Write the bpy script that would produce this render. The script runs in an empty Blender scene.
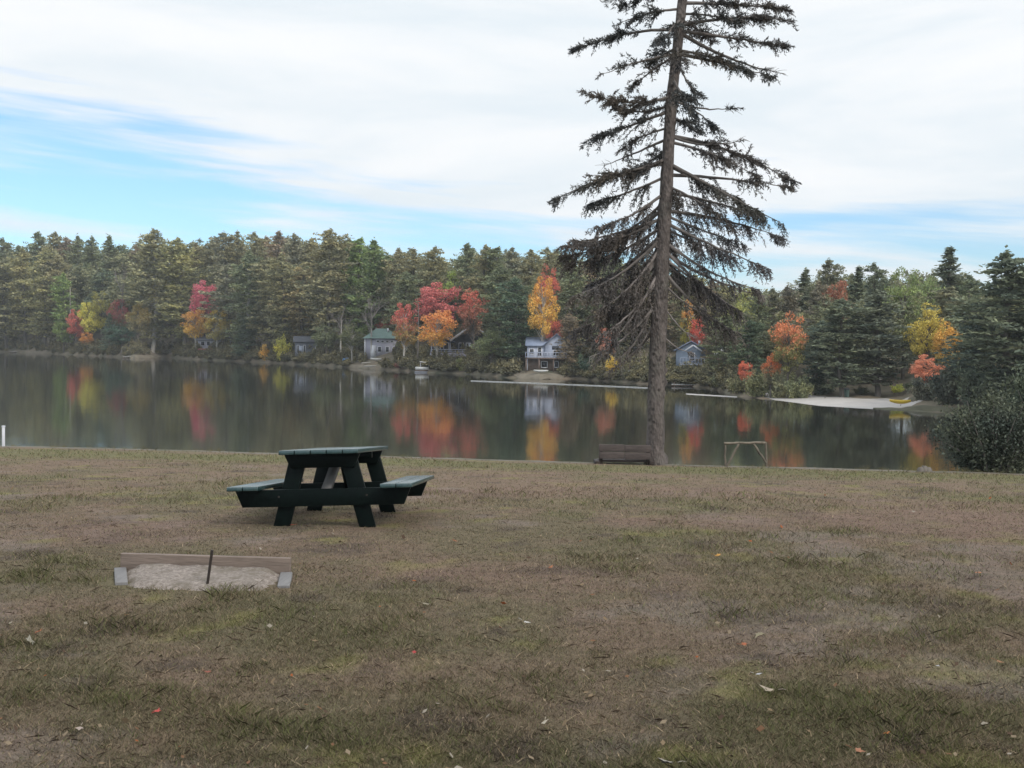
import bpy, math, random
import numpy as np
from mathutils import Matrix, Vector, Euler

rng = np.random.default_rng(7)
random.seed(7)
S = bpy.context.scene
COL = S.collection
R = math.radians

# ------------------------------------------------------------------ camera
F = 1200.0                                   # focal length in pixels of the 1024 wide picture
PITCH, ROLL, CAMZ = 2.1, 0.7, 1.6
cd = bpy.data.cameras.new("camera")
cam = bpy.data.objects.new("camera", cd); COL.objects.link(cam)
cd.sensor_width = 36.0; cd.lens = F / 1024 * 36
cd.clip_start = 0.1; cd.clip_end = 6000
CR = Matrix.Rotation(R(90 - PITCH), 3, 'X') @ Matrix.Rotation(R(ROLL), 3, 'Z')
cam.matrix_world = Matrix.Translation((0, 0, CAMZ)) @ CR.to_4x4()
S.camera = cam

def ray(px, py):
    return CR @ Vector(((px - 512) / F, -(py - 384) / F, -1))
def at(px, py, Y):                            # point on the ray at world depth Y
    d = ray(px, py); return Vector((0, 0, CAMZ)) + d * (Y / d.y)
def onplane(px, py, z):
    d = ray(px, py); return Vector((0, 0, CAMZ)) + d * ((z - CAMZ) / d.z)

# ------------------------------------------------------------------ sky and sun
SUN_EL, SUN_AZ = 40.0, 138.0                  # azimuth from +Y towards +X
W = bpy.data.worlds.new("World"); S.world = W; W.use_nodes = True
nt = W.node_tree; nt.nodes.clear()
def N(t, typ, **kw):
    n = t.nodes.new(typ)
    for k, v in kw.items():
        if k == 'ins':
            for i, val in v.items(): n.inputs[i].default_value = val
        else: setattr(n, k, v)
    return n
def L(t, a, b): t.links.new(a, b)
def M2(t, op, a, b=None, clamp=False):
    n = t.nodes.new('ShaderNodeMath'); n.operation = op; n.use_clamp = clamp
    for i, v in enumerate((a, b)):
        if v is None: continue
        if isinstance(v, (int, float)): n.inputs[i].default_value = v
        else: t.links.new(v, n.inputs[i])
    return n.outputs[0]
def MR(t, v, a, b, c, d, smooth=False):
    n = t.nodes.new('ShaderNodeMapRange'); n.clamp = True
    if smooth: n.interpolation_type = 'SMOOTHSTEP'
    t.links.new(v, n.inputs[0])
    for i, q in zip((1, 2, 3, 4), (a, b, c, d)): n.inputs[i].default_value = q
    return n.outputs[0]
def MIX(t, f, a, b, mode='MIX'):
    n = t.nodes.new('ShaderNodeMix'); n.data_type = 'RGBA'; n.blend_type = mode
    for s, v in ((n.inputs[0], f), (n.inputs[6], a), (n.inputs[7], b)):
        if isinstance(v, (int, float)): s.default_value = v
        elif isinstance(v, tuple): s.default_value = (*v, 1) if len(v) == 3 else v
        else: t.links.new(v, s)
    return n.outputs[2]
def NOISE(t, vec, scale, detail=4, rough=0.5, dist=0.0):
    n = t.nodes.new('ShaderNodeTexNoise')
    n.inputs['Scale'].default_value = scale; n.inputs['Detail'].default_value = detail
    n.inputs['Roughness'].default_value = rough; n.inputs['Distortion'].default_value = dist
    if vec is not None: t.links.new(vec, n.inputs['Vector'])
    return n.outputs['Fac']
def COMB(t, x, y, z):
    n = t.nodes.new('ShaderNodeCombineXYZ')
    for i, v in enumerate((x, y, z)):
        if isinstance(v, (int, float)): n.inputs[i].default_value = v
        else: t.links.new(v, n.inputs[i])
    return n.outputs[0]

sky = N(nt, 'ShaderNodeTexSky', sky_type='NISHITA', sun_disc=False)
sky.sun_elevation = R(SUN_EL); sky.sun_rotation = R(SUN_AZ)
sky.air_density = 1.0; sky.dust_density = 0.6; sky.ozone_density = 1.6
tc = N(nt, 'ShaderNodeTexCoord')
sep = N(nt, 'ShaderNodeSeparateXYZ'); L(nt, tc.outputs['Generated'], sep.inputs[0])
el = M2(nt, 'ARCSINE', sep.outputs[2])                      # radians
az = M2(nt, 'ARCTAN2', sep.outputs[0], sep.outputs[1])
cv = COMB(nt, M2(nt, 'MULTIPLY', az, 2.6), M2(nt, 'ADD', M2(nt, 'MULTIPLY', el, 20.0), M2(nt, 'MULTIPLY', az, 2.2)), 3.7)
n1 = NOISE(nt, cv, 1.5, 5, 0.5, 0.3)
cv2 = COMB(nt, M2(nt, 'MULTIPLY', az, 4.0), M2(nt, 'ADD', M2(nt, 'MULTIPLY', el, 44.0), M2(nt, 'MULTIPLY', az, 3.0)), 9.1)
n2 = NOISE(nt, cv2, 1.3, 4, 0.5, 0.25)
bound = MR(nt, az, R(-24), R(2), R(11.8), R(6.9))           # lower edge of the cloud sheet
dlt = M2(nt, 'SUBTRACT', el, bound)
bias = MR(nt, dlt, R(-3.0), R(2.8), -0.04, 0.62)
lowc = MR(nt, el, R(3.0), R(5.5), 0.14, 0.0)
fld = M2(nt, 'ADD', M2(nt, 'ADD', M2(nt, 'MULTIPLY', n1, 0.46), M2(nt, 'MULTIPLY', n2, 0.98)), M2(nt, 'ADD', bias, lowc))
mask = MR(nt, fld, 0.62, 1.02, 0.0, 1.0, True)
# underside tone of the cloud sheet (thicker and greyer in places)
cv3 = COMB(nt, M2(nt, 'MULTIPLY', az, 2.0), M2(nt, 'MULTIPLY', el, 9.0), 1.3)
tone = MR(nt, NOISE(nt, cv3, 1.6, 6, 0.55, 0.3), 0.32, 0.68, 0.0, 1.0, True)
cloud = MIX(nt, tone, (8.2, 9.0, 9.6), (9.9, 10.1, 10.3))
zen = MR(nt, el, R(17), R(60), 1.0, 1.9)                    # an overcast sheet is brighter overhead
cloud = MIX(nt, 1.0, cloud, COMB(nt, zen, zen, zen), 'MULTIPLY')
blue = MIX(nt, 1.0, sky.outputs[0], (1.04, 1.38, 1.70), 'MULTIPLY')
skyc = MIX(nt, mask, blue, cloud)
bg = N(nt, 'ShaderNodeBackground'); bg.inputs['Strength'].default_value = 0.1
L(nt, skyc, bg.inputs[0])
wo = N(nt, 'ShaderNodeOutputWorld'); L(nt, bg.outputs[0], wo.inputs[0])

sd = bpy.data.lights.new("sun", 'SUN'); sd.energy = 2.2; sd.angle = R(12); sd.color = (1.0, 0.94, 0.85)
so = bpy.data.objects.new("sun", sd); COL.objects.link(so)
sv = Vector((math.cos(R(SUN_EL)) * math.sin(R(SUN_AZ)), math.cos(R(SUN_EL)) * math.cos(R(SUN_AZ)), math.sin(R(SUN_EL))))
so.rotation_euler = sv.to_track_quat('Z', 'Y').to_euler(); so.location = sv * 60

S.view_settings.view_transform = 'Standard'; S.view_settings.look = 'None'
S.view_settings.exposure = 0.0; S.view_settings.gamma = 1.0; S.view_settings.use_curve_mapping = False

# ------------------------------------------------------------------ mesh and object helpers
class MB:
    def __init__(s): s.V = []; s.Fc = []; s.n = 0; s.C = []
    def add(s, V, Fc, col=None):
        V = np.asarray(V, float); Fc = np.asarray(Fc, int)
        if len(V) == 0: return
        s.V.append(V); s.Fc.append(Fc + s.n); s.n += len(V)
        if col is not None: s.C.append(np.broadcast_to(np.asarray(col, float), (len(V), 3)))
    def diamonds(s, P, U, Wd, col=None):
        P = np.asarray(P); n = len(P)
        V = np.stack([P - U, P + Wd, P + U, P - Wd], 1).reshape(-1, 3)
        Fc = np.arange(4 * n).reshape(n, 4)
        s.add(V, Fc, None if col is None else np.repeat(col, 4, 0))
    def tube(s, pts, rad, sides=6, cap=True):
        pts = np.asarray(pts, float); n = len(pts); rad = np.broadcast_to(np.asarray(rad, float), (n,))
        d = np.gradient(pts, axis=0); d /= np.linalg.norm(d, axis=1, keepdims=True) + 1e-9
        up = np.array([0, 0, 1.0]) if abs(d[0, 2]) < 0.9 else np.array([1.0, 0, 0])
        a = np.cross(d, up); a /= np.linalg.norm(a, axis=1, keepdims=True) + 1e-9
        b = np.cross(d, a)
        th = np.arange(sides) * 2 * math.pi / sides
        V = pts[:, None] + rad[:, None, None] * (np.cos(th)[None, :, None] * a[:, None] + np.sin(th)[None, :, None] * b[:, None])
        i = np.arange(n - 1)[:, None] * sides; j = np.arange(sides)[None]; k = (j + 1) % sides
        Fq = np.stack([i + j, i + k, i + sides + k, i + sides + j], -1).reshape(-1, 4)
        s.add(V.reshape(-1, 3), Fq)
        if cap:
            e = V[-1]; s.add(np.vstack([e, e.mean(0)[None]]), [[q, (q + 1) % sides, sides] for q in range(sides)])
            e = V[0][::-1]; s.add(np.vstack([e, e.mean(0)[None]]), [[q, (q + 1) % sides, sides] for q in range(sides)])
    def box(s, c, size, rot=None, taper=None):
        hx, hy, hz = [q / 2 for q in size]
        V = np.array([[x, y, z] for z in (-hz, hz) for y in (-hy, hy) for x in (-hx, hx)], float)
        if taper is not None: V[:4, :2] *= taper
        if rot is not None: V = V @ np.array(Euler(rot).to_matrix()).T
        s.add(V + np.asarray(c, float), [[0, 2, 3, 1], [4, 5, 7, 6], [0, 1, 5, 4], [2, 6, 7, 3], [0, 4, 6, 2], [1, 3, 7, 5]])
    def beam(s, a, b, w, t, side=(0, 1, 0)):          # a board from a to b; w across, t along `side`
        a = np.asarray(a, float); b = np.asarray(b, float); d = (b - a) / np.linalg.norm(b - a)
        sd_ = np.asarray(side, float); sd_ = sd_ - d * (sd_ @ d); sd_ /= np.linalg.norm(sd_)
        c = np.cross(d, sd_)
        V = [p + x * c * w / 2 + y * sd_ * t / 2 for p in (a, b) for y in (-1, 1) for x in (-1, 1)]
        s.add(V, [[0, 2, 3, 1], [4, 5, 7, 6], [0, 1, 5, 4], [2, 6, 7, 3], [0, 4, 6, 2], [1, 3, 7, 5]])
    def prism(s, poly, y0, y1):                        # polygon in xz pulled along y
        n = len(poly); V = [(x, y, z) for y in (y0, y1) for x, z in poly]
        s.V.append(np.array(V, float)); o = s.n; s.n += 2 * n
        fs = [[o + i, o + (i + 1) % n, o + n + (i + 1) % n, o + n + i] for i in range(n)]
        s.Fc.append(np.array(fs)); s.Fc.append(np.array([[o + i for i in range(n)][::-1]])); s.Fc.append(np.array([[o + n + i for i in range(n)]]))
    def arrays(s): return np.vstack(s.V), s.Fc
    def mesh(s, name, mat, smooth=False):
        V = np.vstack(s.V).astype(np.float32)
        me = bpy.data.meshes.new(name); me.vertices.add(len(V)); me.vertices.foreach_set('co', V.ravel())
        li = np.concatenate([f.ravel() for f in s.Fc]).astype(np.int32)
        lt = np.concatenate([np.full(len(f), f.shape[1]) for f in s.Fc]).astype(np.int32)
        ls = np.concatenate([[0], np.cumsum(lt)[:-1]]).astype(np.int32)
        me.loops.add(len(li)); me.loops.foreach_set('vertex_index', li)
        me.polygons.add(len(lt)); me.polygons.foreach_set('loop_start', ls); me.polygons.foreach_set('loop_total', lt)
        if smooth: me.polygons.foreach_set('use_smooth', np.ones(len(lt), bool))
        me.update(calc_edges=True)
        if s.C:
            c = np.vstack(s.C).astype(np.float32); c = np.hstack([c, np.ones((len(c), 1), np.float32)])
            at_ = me.attributes.new('col', 'FLOAT_COLOR', 'POINT'); at_.data.foreach_set('color', c.ravel())
        if mat: me.materials.append(mat)
        return me
    def obj(s, name, mat, parent=None, smooth=False, bevel=0.0):
        o = bpy.data.objects.new(name, s.mesh(name, mat, smooth)); COL.objects.link(o)
        if parent: o.parent = parent
        if bevel:
            m = o.modifiers.new('bevel', 'BEVEL'); m.width = bevel; m.segments = 2; m.limit_method = 'ANGLE'
        return o

def tag(o, label=None, cat=None, group=None, kind=None):
    for k, v in (('label', label), ('category', cat), ('group', group), ('kind', kind)):
        if v: o[k] = v
    return o
def thing(name, label, cat, loc=(0, 0, 0), rot=(0, 0, 0), group=None):
    o = bpy.data.objects.new(name, None); COL.objects.link(o)
    o.location = loc; o.rotation_euler = rot; o.empty_display_size = 0.2
    return tag(o, label, cat, group)

# value noise used for the lawn's patches
def vnoise(x, y, seed):
    xi = np.floor(x).astype(int); yi = np.floor(y).astype(int); fx = x - xi; fy = y - yi
    fx = fx * fx * (3 - 2 * fx); fy = fy * fy * (3 - 2 * fy)
    def h(a, b):
        v = np.sin(a * 127.1 + b * 311.7 + seed * 74.7) * 43758.5453
        return v - np.floor(v)
    return (h(xi, yi) * (1 - fx) + h(xi + 1, yi) * fx) * (1 - fy) + (h(xi, yi + 1) * (1 - fx) + h(xi + 1, yi + 1) * fx) * fy
def fbm(x, y, seed, o=4):
    t = 0; a = 0.5; n = 0
    for i in range(o):
        t = t + a * vnoise(x * 2 ** i + i * 17.3, y * 2 ** i - i * 9.1, seed + i); n += a; a *= 0.55
    return t / n
def sstep(x, a, b):
    t = np.clip((x - a) / (b - a), 0, 1); return t * t * (3 - 2 * t)

# ------------------------------------------------------------------ materials
def new_mat(name):
    m = bpy.data.materials.new(name); m.use_nodes = True; t = m.node_tree
    return m, t, t.nodes['Principled BSDF']
def mat_plain(name, col, rough=0.7, var=0.25, scale=6.0, bump=0.15, stretch=(1, 1, 1), metal=0.0, spec=0.5, detail=5, col2=None):
    m, t, b = new_mat(name)
    tcn = N(t, 'ShaderNodeTexCoord'); mp = N(t, 'ShaderNodeMapping'); mp.inputs['Scale'].default_value = stretch
    L(t, tcn.outputs['Object'], mp.inputs[0])
    f = NOISE(t, mp.outputs[0], scale, detail, 0.6)
    c2 = col2 or tuple(q * (1 - var) for q in col); c1 = tuple(min(1, q * (1 + var)) for q in col)
    L(t, MIX(t, MR(t, f, 0.3, 0.7, 0, 1), c2, c1), b.inputs['Base Color'])
    b.inputs['Roughness'].default_value = rough; b.inputs['Metallic'].default_value = metal
    b.inputs['Specular IOR Level'].default_value = spec
    if bump:
        bp = N(t, 'ShaderNodeBump'); bp.inputs['Strength'].default_value = bump; bp.inputs['Distance'].default_value = 0.02
        L(t, NOISE(t, mp.outputs[0], scale * 3, 6, 0.65), bp.inputs['Height']); L(t, bp.outputs[0], b.inputs['Normal'])
    return m

HAZE = 0.00028
_leaf = {}
LEAF_GAIN = 2.1
def leaf_mat(c1, c2=None, split=(9.0, 13.0), trans=0.25, var=0.34):
    """foliage: c1 low in the crown, c2 high in the crown (autumn colour starts at the top)"""
    c1 = (c1[0] * LEAF_GAIN * 1.05, c1[1] * LEAF_GAIN, c1[2] * LEAF_GAIN * 1.04); c2 = tuple(min(0.75, q * (0.5 + 0.5 * LEAF_GAIN)) for q in c2) if c2 else None
    key = (c1, c2, split, trans, var)
    if key in _leaf: return _leaf[key]
    m = bpy.data.materials.new('foliage'); m.use_nodes = True; t = m.node_tree; t.nodes.clear()
    g = N(t, 'ShaderNodeNewGeometry'); oi = N(t, 'ShaderNodeObjectInfo'); tcn = N(t, 'ShaderNodeTexCoord')
    mpn = N(t, 'ShaderNodeMapping'); mpn.inputs['Scale'].default_value = (1, 1, 1.8); L(t, tcn.outputs['Object'], mpn.inputs[0])
    nz = NOISE(t, mpn.outputs[0], 0.55, 3, 0.6)
    if c2:
        sp = N(t, 'ShaderNodeSeparateXYZ'); L(t, tcn.outputs['Object'], sp.inputs[0])
        h = M2(t, 'ADD', sp.outputs[2], M2(t, 'MULTIPLY', M2(t, 'SUBTRACT', nz, 0.5), 22.0))
        base = MIX(t, MR(t, h, split[0], split[1], 0, 1), c1, c2)
    else:
        base = MIX(t, MR(t, nz, 0.35, 0.65, 0, 1), tuple(q * k for q, k in zip(c1, (0.76, 0.82, 0.90))), tuple(q * k for q, k in zip(c1, (1.30, 1.22, 1.05))))
    hs = N(t, 'ShaderNodeHueSaturation')
    L(t, base, hs.inputs['Color'])
    L(t, MR(t, g.outputs['Random Per Island'], 0, 1, 1 - var, 1 + var), hs.inputs['Value'])
    L(t, MR(t, oi.outputs['Random'], 0, 1, 0.492, 0.508), hs.inputs['Hue'])
    d = N(t, 'ShaderNodeBsdfDiffuse'); tr = N(t, 'ShaderNodeBsdfTranslucent'); mx = N(t, 'ShaderNodeMixShader')
    mx.inputs[0].default_value = trans
    L(t, hs.outputs[0], d.inputs[0]); L(t, hs.outputs[0], tr.inputs[0])
    L(t, d.outputs[0], mx.inputs[1]); L(t, tr.outputs[0], mx.inputs[2])
    o = N(t, 'ShaderNodeOutputMaterial'); L(t, mx.outputs[0], o.inputs[0])
    _leaf[key] = m; return m

M_bark = mat_plain('bark_grey', (0.13, 0.115, 0.10), 0.95, 0.4, 1.2, 0.5, (1, 1, 0.25))
M_bark_pale = mat_plain('bark_pale', (0.34, 0.32, 0.29), 0.9, 0.25, 1.5, 0.3, (1, 1, 0.4))
M_twig = mat_plain('twig_grey', (0.20, 0.175, 0.165), 0.95, 0.3, 2.0, 0.0)

# ------------------------------------------------------------------ lie of the land
LAKE = -3.4
def yedge(x): return 26.6 - 0.155 * np.asarray(x)
def zlawn(x, y):
    x = np.asarray(x, float); y = np.asarray(y, float); ye = yedge(x)
    t = np.clip((y - 7) / (ye - 7), 0, 1)
    z = -1.08 * t ** 1.4
    t2 = np.clip((y - ye) / 4.2, 0, 3.0)
    z = z - 2.55 * np.clip(t2, 0, 1) ** 0.9 - 1.0 * np.clip(t2 - 1, 0, 2)
    z = z + 0.05 * (fbm(x * 0.35, y * 0.35, 3) - 0.5) + 0.022 * (fbm(x * 1.7, y * 1.7, 5) - 0.5)
    return z

SH = np.array([(-420, 350.5), (-120, 351.5), (0, 352), (60, 354.5), (115, 357), (135, 358.5), (165, 357.5), (200, 360), (260, 362.5), (330, 366.5),
               (380, 369.5), (430, 373), (470, 374.5), (500, 377.5), (540, 379.5), (575, 379), (640, 384), (690, 386.5), (712, 389), (735, 396), (765, 399.5),
               (820, 406.5), (870, 409.5), (912, 411), (960, 414), (1024, 420), (1120, 432), (1420, 470)], float)
SHD = []
for _px, _py in SH:
    p = onplane(_px, _py, LAKE); SHD.append((math.atan2(p.x, p.y), math.hypot(p.x, p.y)))
SHD = np.array(SHD)
def az_of(px, py=370): d = ray(px, py); return math.atan2(d.x, d.y)
SH_AZ = np.array([az_of(q, w) for q, w in SH])
OFFS = np.array([-14, -4, 0, 1.2, 4, 9, 20, 40, 90, 200, 500, 1400], float)
PROF = np.array([-2.0, -0.5, 0.0, 0.45, 1.0, 2.0, 3.6, 7.0, 15.0, 24.0, 30.0, 34.0])
AZ_B0, AZ_B1 = az_of(757), az_of(918)
def hillf(a): return np.interp(a, [az_of(600), az_of(760)], [1.0, 0.45])
def zfar(a, off):
    off = np.asarray(off, float); a = np.asarray(a, float)
    z = np.interp(off, OFFS, PROF) * hillf(a)
    bf = np.clip(np.minimum(a - AZ_B0, AZ_B1 - a) / 0.012, 0, 1)     # flat sand of the beach
    zb = np.interp(off, [-14, -4, 0, 13, 20, 40], [-2, -0.6, -0.05, 0.33, 0.8, 2.6])
    z = np.where(off < 40, z * (1 - bf) + zb * bf, z)
    return LAKE + z
def far(px, off, py=370):
    a = az_of(px, py); d = float(np.interp(a, SH_AZ, SHD[:, 1])) + off
    return Vector((math.sin(a) * d, math.cos(a) * d, float(zfar(a, off))))

# ------------------------------------------------------------------ lawn
def lawn_cols(x, y):
    """pigment of the turf: olive grass, dry tan and purplish brown thatch, bare grey soil"""
    x = np.asarray(x); y = np.asarray(y)
    sx, sy = x, y * 0.55                                   # patches stretched along the view, as mown strips are
    g = fbm(sx * 0.55, sy * 0.9, 11, 5); d = fbm(sx * 0.8 + 30, sy * 1.1, 21, 5); b = fbm(sx * 0.9 - 12, sy * 1.3, 31, 5)
    fine = fbm(x * 4, y * 4, 41, 3)
    u = (y - 7) / (yedge(x) - 7)
    band = sstep(u, 0.66, 0.74) * (1 - sstep(u, 0.86, 0.93)) + 0.4 * sstep(u, 0.24, 0.33) * (1 - sstep(u, 0.42, 0.5))
    mid = fbm(x * 1.9 + 7, y * 1.4, 71, 4)
    green = sstep(g + 0.35 * (fine - 0.5) + 0.5 * (mid - 0.5) + 0.30 * band, 0.46, 0.68)
    dry = sstep(d + 0.3 * (fine - 0.5) - 0.35 * (mid - 0.5) + 0.10 * sstep(u, 0.15, 0.5), 0.42, 0.64)
    bare = sstep(b + 0.4 * (fine - 0.5) - 0.12 * sstep(u, 0.05, 0.4), 0.56, 0.70)
    return green, dry, bare, band
C_OLIVE = np.array([0.112, 0.094, 0.063]); C_GREEN = np.array([0.096, 0.098, 0.050]); C_TAN = np.array([0.205, 0.160, 0.108])
C_BROWN = np.array([0.135, 0.100, 0.077]); C_SOIL = np.array([0.150, 0.124, 0.110])
def turf(x, y):
    g, d, b, band = lawn_cols(x, y)
    c = C_OLIVE + (C_BROWN - C_OLIVE) * (d * 0.85)[:, None]
    c = c + (C_GREEN - c) * (g * 0.38)[:, None]
    c = c + (C_SOIL - c) * (b * 0.62)[:, None]
    sp = sstep(fbm(x * 3.1, y * 2.6, 81, 4), 0.60, 0.74); c = c + (np.array([0.070, 0.056, 0.048]) - c) * (sp * 0.7)[:, None]
    ylw = sstep(fbm(x * 2.7 + 50, y * 2.2, 85, 4), 0.64, 0.76); c = c + (np.array([0.155, 0.148, 0.058]) - c) * (ylw * 0.6)[:, None]
    u = (y - 7) / (yedge(x) - 7); pb = sstep(fbm(x * 0.22 + 3, y * 0.4, 160, 4) + 0.012 * x, 0.44, 0.60) * sstep(u, -0.05, 0.12) * (1 - sstep(u, 0.55, 0.7))
    c = c + (np.array([0.142, 0.098, 0.082]) - c) * (0.55 * pb)[:, None]; c = c * (1.10 + 0.20 * sstep(u, 0.1, 0.5))[:, None]; gb_ = sstep(u + 0.06 * (fbm(x * 0.4, y * 0.8, 140, 3) - 0.5), 0.70, 0.78) * (1 - sstep(u, 0.90, 0.96)); c = c + (np.array([0.128, 0.130, 0.062]) - c) * (0.6 * gb_)[:, None]
    return c, g, d, b

xs = np.concatenate([np.linspace(-420, -22, 30), np.linspace(-21, 20, 330), np.linspace(21, 420, 30)])
ys = np.concatenate([np.linspace(-60, 2, 20), np.linspace(2.3, 31.5, 270), np.linspace(31.8, 40, 12)])
gx, gy = np.meshgrid(xs, ys)
gys = gy - 0.155 * np.clip(gx, -40, 40) * sstep(gy, 10, 26)       # follow the slanting bank
gz = zlawn(np.clip(gx, -60, 60), gys - 0.0)
far_side = np.abs(gx) > 40
ye_ = 26.6 - 0.155 * np.clip(gx, -40, 40)
V = np.stack([gx, gys, gz], -1).reshape(-1, 3)
nx, ny = len(xs), len(ys)
ii = (np.arange(ny - 1)[:, None] * nx + np.arange(nx - 1)[None])
Fq = np.stack([ii, ii + 1, ii + nx + 1, ii + nx], -1).reshape(-1, 4)
mb = MB(); tc_, _, _, _ = turf(V[:, 0], V[:, 1]); mb.add(V, Fq, tc_)
m, t, b = new_mat('turf_soil')
a_ = N(t, 'ShaderNodeAttribute', attribute_name='col'); tcn = N(t, 'ShaderNodeTexCoord')
nf = NOISE(t, tcn.outputs['Object'], 55, 5, 0.7); nm = NOISE(t, tcn.outputs['Object'], 9, 5, 0.65)
c = MIX(t, 1.0, a_.outputs['Color'], MIX(t, MR(t, nf, 0.28, 0.72, 0, 1), (0.5, 0.5, 0.5), (1.35, 1.33, 1.3)), 'MULTIPLY')
c = MIX(t, 1.0, c, MIX(t, MR(t, nm, 0.3, 0.7, 0, 1), (0.75, 0.78, 0.75), (1.2, 1.15, 1.15)), 'MULTIPLY')
L(t, c, b.inputs['Base Color']); b.inputs['Roughness'].default_value = 1.0; b.inputs['Specular IOR Level'].default_value = 0.1
bp = N(t, 'ShaderNodeBump'); bp.inputs['Strength'].default_value = 0.7; bp.inputs['Distance'].default_value = 0.03
L(t, NOISE(t, tcn.outputs['Object'], 30, 6, 0.7), bp.inputs['Height']); L(t, bp.outputs[0], b.inputs['Normal'])
tag(mb.obj('lawn', m, smooth=True), kind='structure')

# pale sandy strip along the bank's edge
mb = MB(); px_ = np.linspace(-30, 30, 240); rows = []
for k, o in enumerate((-0.42, -0.25, 0.0, 0.35, 0.9)):
    yy = yedge(px_) + o + (0.16 * (fbm(px_ * 0.9, px_ * 0 + k, 50) - 0.5) if k < 2 else 0)
    rows.append(np.stack([px_, yy, zlawn(px_, yy) + (0.02 if k else -0.01)], -1))
Vr = np.vstack(rows); n = len(px_)
ii = (np.arange(4)[:, None] * n + np.arange(n - 1)[None])
mb.add(Vr, np.stack([ii, ii + 1, ii + n + 1, ii + n], -1).reshape(-1, 4))
M_sand = mat_plain('sand_grey', (0.125, 0.108, 0.088), 1.0, 0.1, 0.9, 0.4, col2=(0.075, 0.07, 0.045))
tag(mb.obj('sand_strip', M_sand, smooth=True), kind='structure')

# ------------------------------------------------------------------ lake
mb = MB(); mb.add([(-900, 22, LAKE), (900, 22, LAKE), (900, 1200, LAKE), (-900, 1200, LAKE)], [[0, 1, 2, 3]])
m, t, b = new_mat('lake_water')
b.inputs['Base Color'].default_value = (0.018, 0.019, 0.015, 1); b.inputs['Roughness'].default_value = 0.06; b.inputs['IOR'].default_value = 1.9
tcn = N(t, 'ShaderNodeTexCoord'); mp = N(t, 'ShaderNodeMapping'); mp.inputs['Scale'].default_value = (0.9, 0.35, 1)
L(t, tcn.outputs['Object'], mp.inputs[0])
bp = N(t, 'ShaderNodeBump'); bp.inputs['Strength'].default_value = 0.35; bp.inputs['Distance'].default_value = 0.02
L(t, NOISE(t, mp.outputs[0], 0.6, 4, 0.6), bp.inputs['Height']); L(t, bp.outputs[0], b.inputs['Normal'])
tag(mb.obj('lake', m), kind='structure')

# ------------------------------------------------------------------ far shore: land, beach, spit
azs = np.linspace(SH_AZ[0], SH_AZ[-1], 260)
offs = np.array([-14, -4, -1, 0, 0.5, 1.2, 2.5, 4, 6, 9, 13, 16, 20, 28, 40, 60, 90, 140, 200, 300, 500, 900], float)
A, O = np.meshgrid(azs, offs)
D = np.interp(A, SH_AZ, SHD[:, 1]) + O + 1.2 * (fbm(A * 160, A * 0, 60) - 0.5) * (O < 12)
Zf = zfar(A, O) + 0.5 * (fbm(A * 90, O * 0.2, 61) - 0.5) * sstep(O, 2, 12)
Vt = np.stack([np.sin(A) * D, np.cos(A) * D, Zf], -1).reshape(-1, 3); n = len(azs)
ii = (np.arange(len(offs) - 1)[:, None] * n + np.arange(n - 1)[None])
mb = MB(); mb.add(Vt, np.stack([ii, ii + 1, ii + n + 1, ii + n], -1).reshape(-1, 4))
M_floor = mat_plain('forest_floor', (0.115, 0.088, 0.062), 1.0, 0.45, 0.35, 0.4, col2=(0.055, 0.06, 0.036))
tag(mb.obj('hill', M_floor, smooth=True), kind='structure')

def shore_patch(name, p0, p1, o0, o1, mat, dz=0.03, bump_=0.0, n=60, taper=True):
    ps = np.linspace(p0, p1, n); mb = MB(); rows = []
    K = 7
    for k in range(K):
        f = k / (K - 1); row = []
        for p in ps:
            u = (p - p0) / (p1 - p0); w = min(1, 6 * u, 6 * (1 - u)) if taper else 1
            mid = (o0 + o1) / 2; o = mid + (o0 + (o1 - o0) * f - mid) * (0.15 + 0.85 * w ** 0.6) + 0.5 * (math.sin(p * 0.37 + k) + math.sin(p * 0.13)) * 0.4
            q = far(p, o); row.append((q.x, q.y, q.z + dz + bump_ * math.sin(math.pi * f) * w - (0.12 if k in (0, K - 1) else 0)))
        rows += row
    ii = (np.arange(K - 1)[:, None] * n + np.arange(n - 1)[None])
    mb.add(rows, np.stack([ii, ii + 1, ii + n + 1, ii + n], -1).reshape(-1, 4))
    return tag(mb.obj(name, mat, smooth=True), kind='structure')
M_beach = mat_plain('beach_sand', (0.35, 0.33, 0.315), 1.0, 0.10, 0.6, 0.2)
M_bank = mat_plain('bank_grass', (0.062, 0.060, 0.036), 1.0, 0.3, 0.8, 0.4)
M_banksand = mat_plain('bank_sand', (0.14, 0.12, 0.09), 1.0, 0.25, 0.8, 0.4)
shore_patch('beach', 752, 925, -0.6, 13.5, M_beach, 0.05)
shore_patch('sand', 853, 884, 24, 29, M_beach, 0.5)
shore_patch('grass_bank', 874, 985, 0.0, 2.6, M_bank, 0.06, 0.05)
shore_patch('sand_bank', 132, 168, 0.0, 2.4, M_banksand, 0.06, 0.03)
shore_patch('sand_bank.001', 16, 48, 0.0, 2.0, M_banksand, 0.06, 0.03)
shore_patch('sand_bank.002', 512, 566, 0.0, 2.2, M_banksand, 0.08, 0.05)
shore_patch('sand_bank.003', 348, 376, 0.0, 1.5, M_banksand, 0.06, 0.03)
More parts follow.
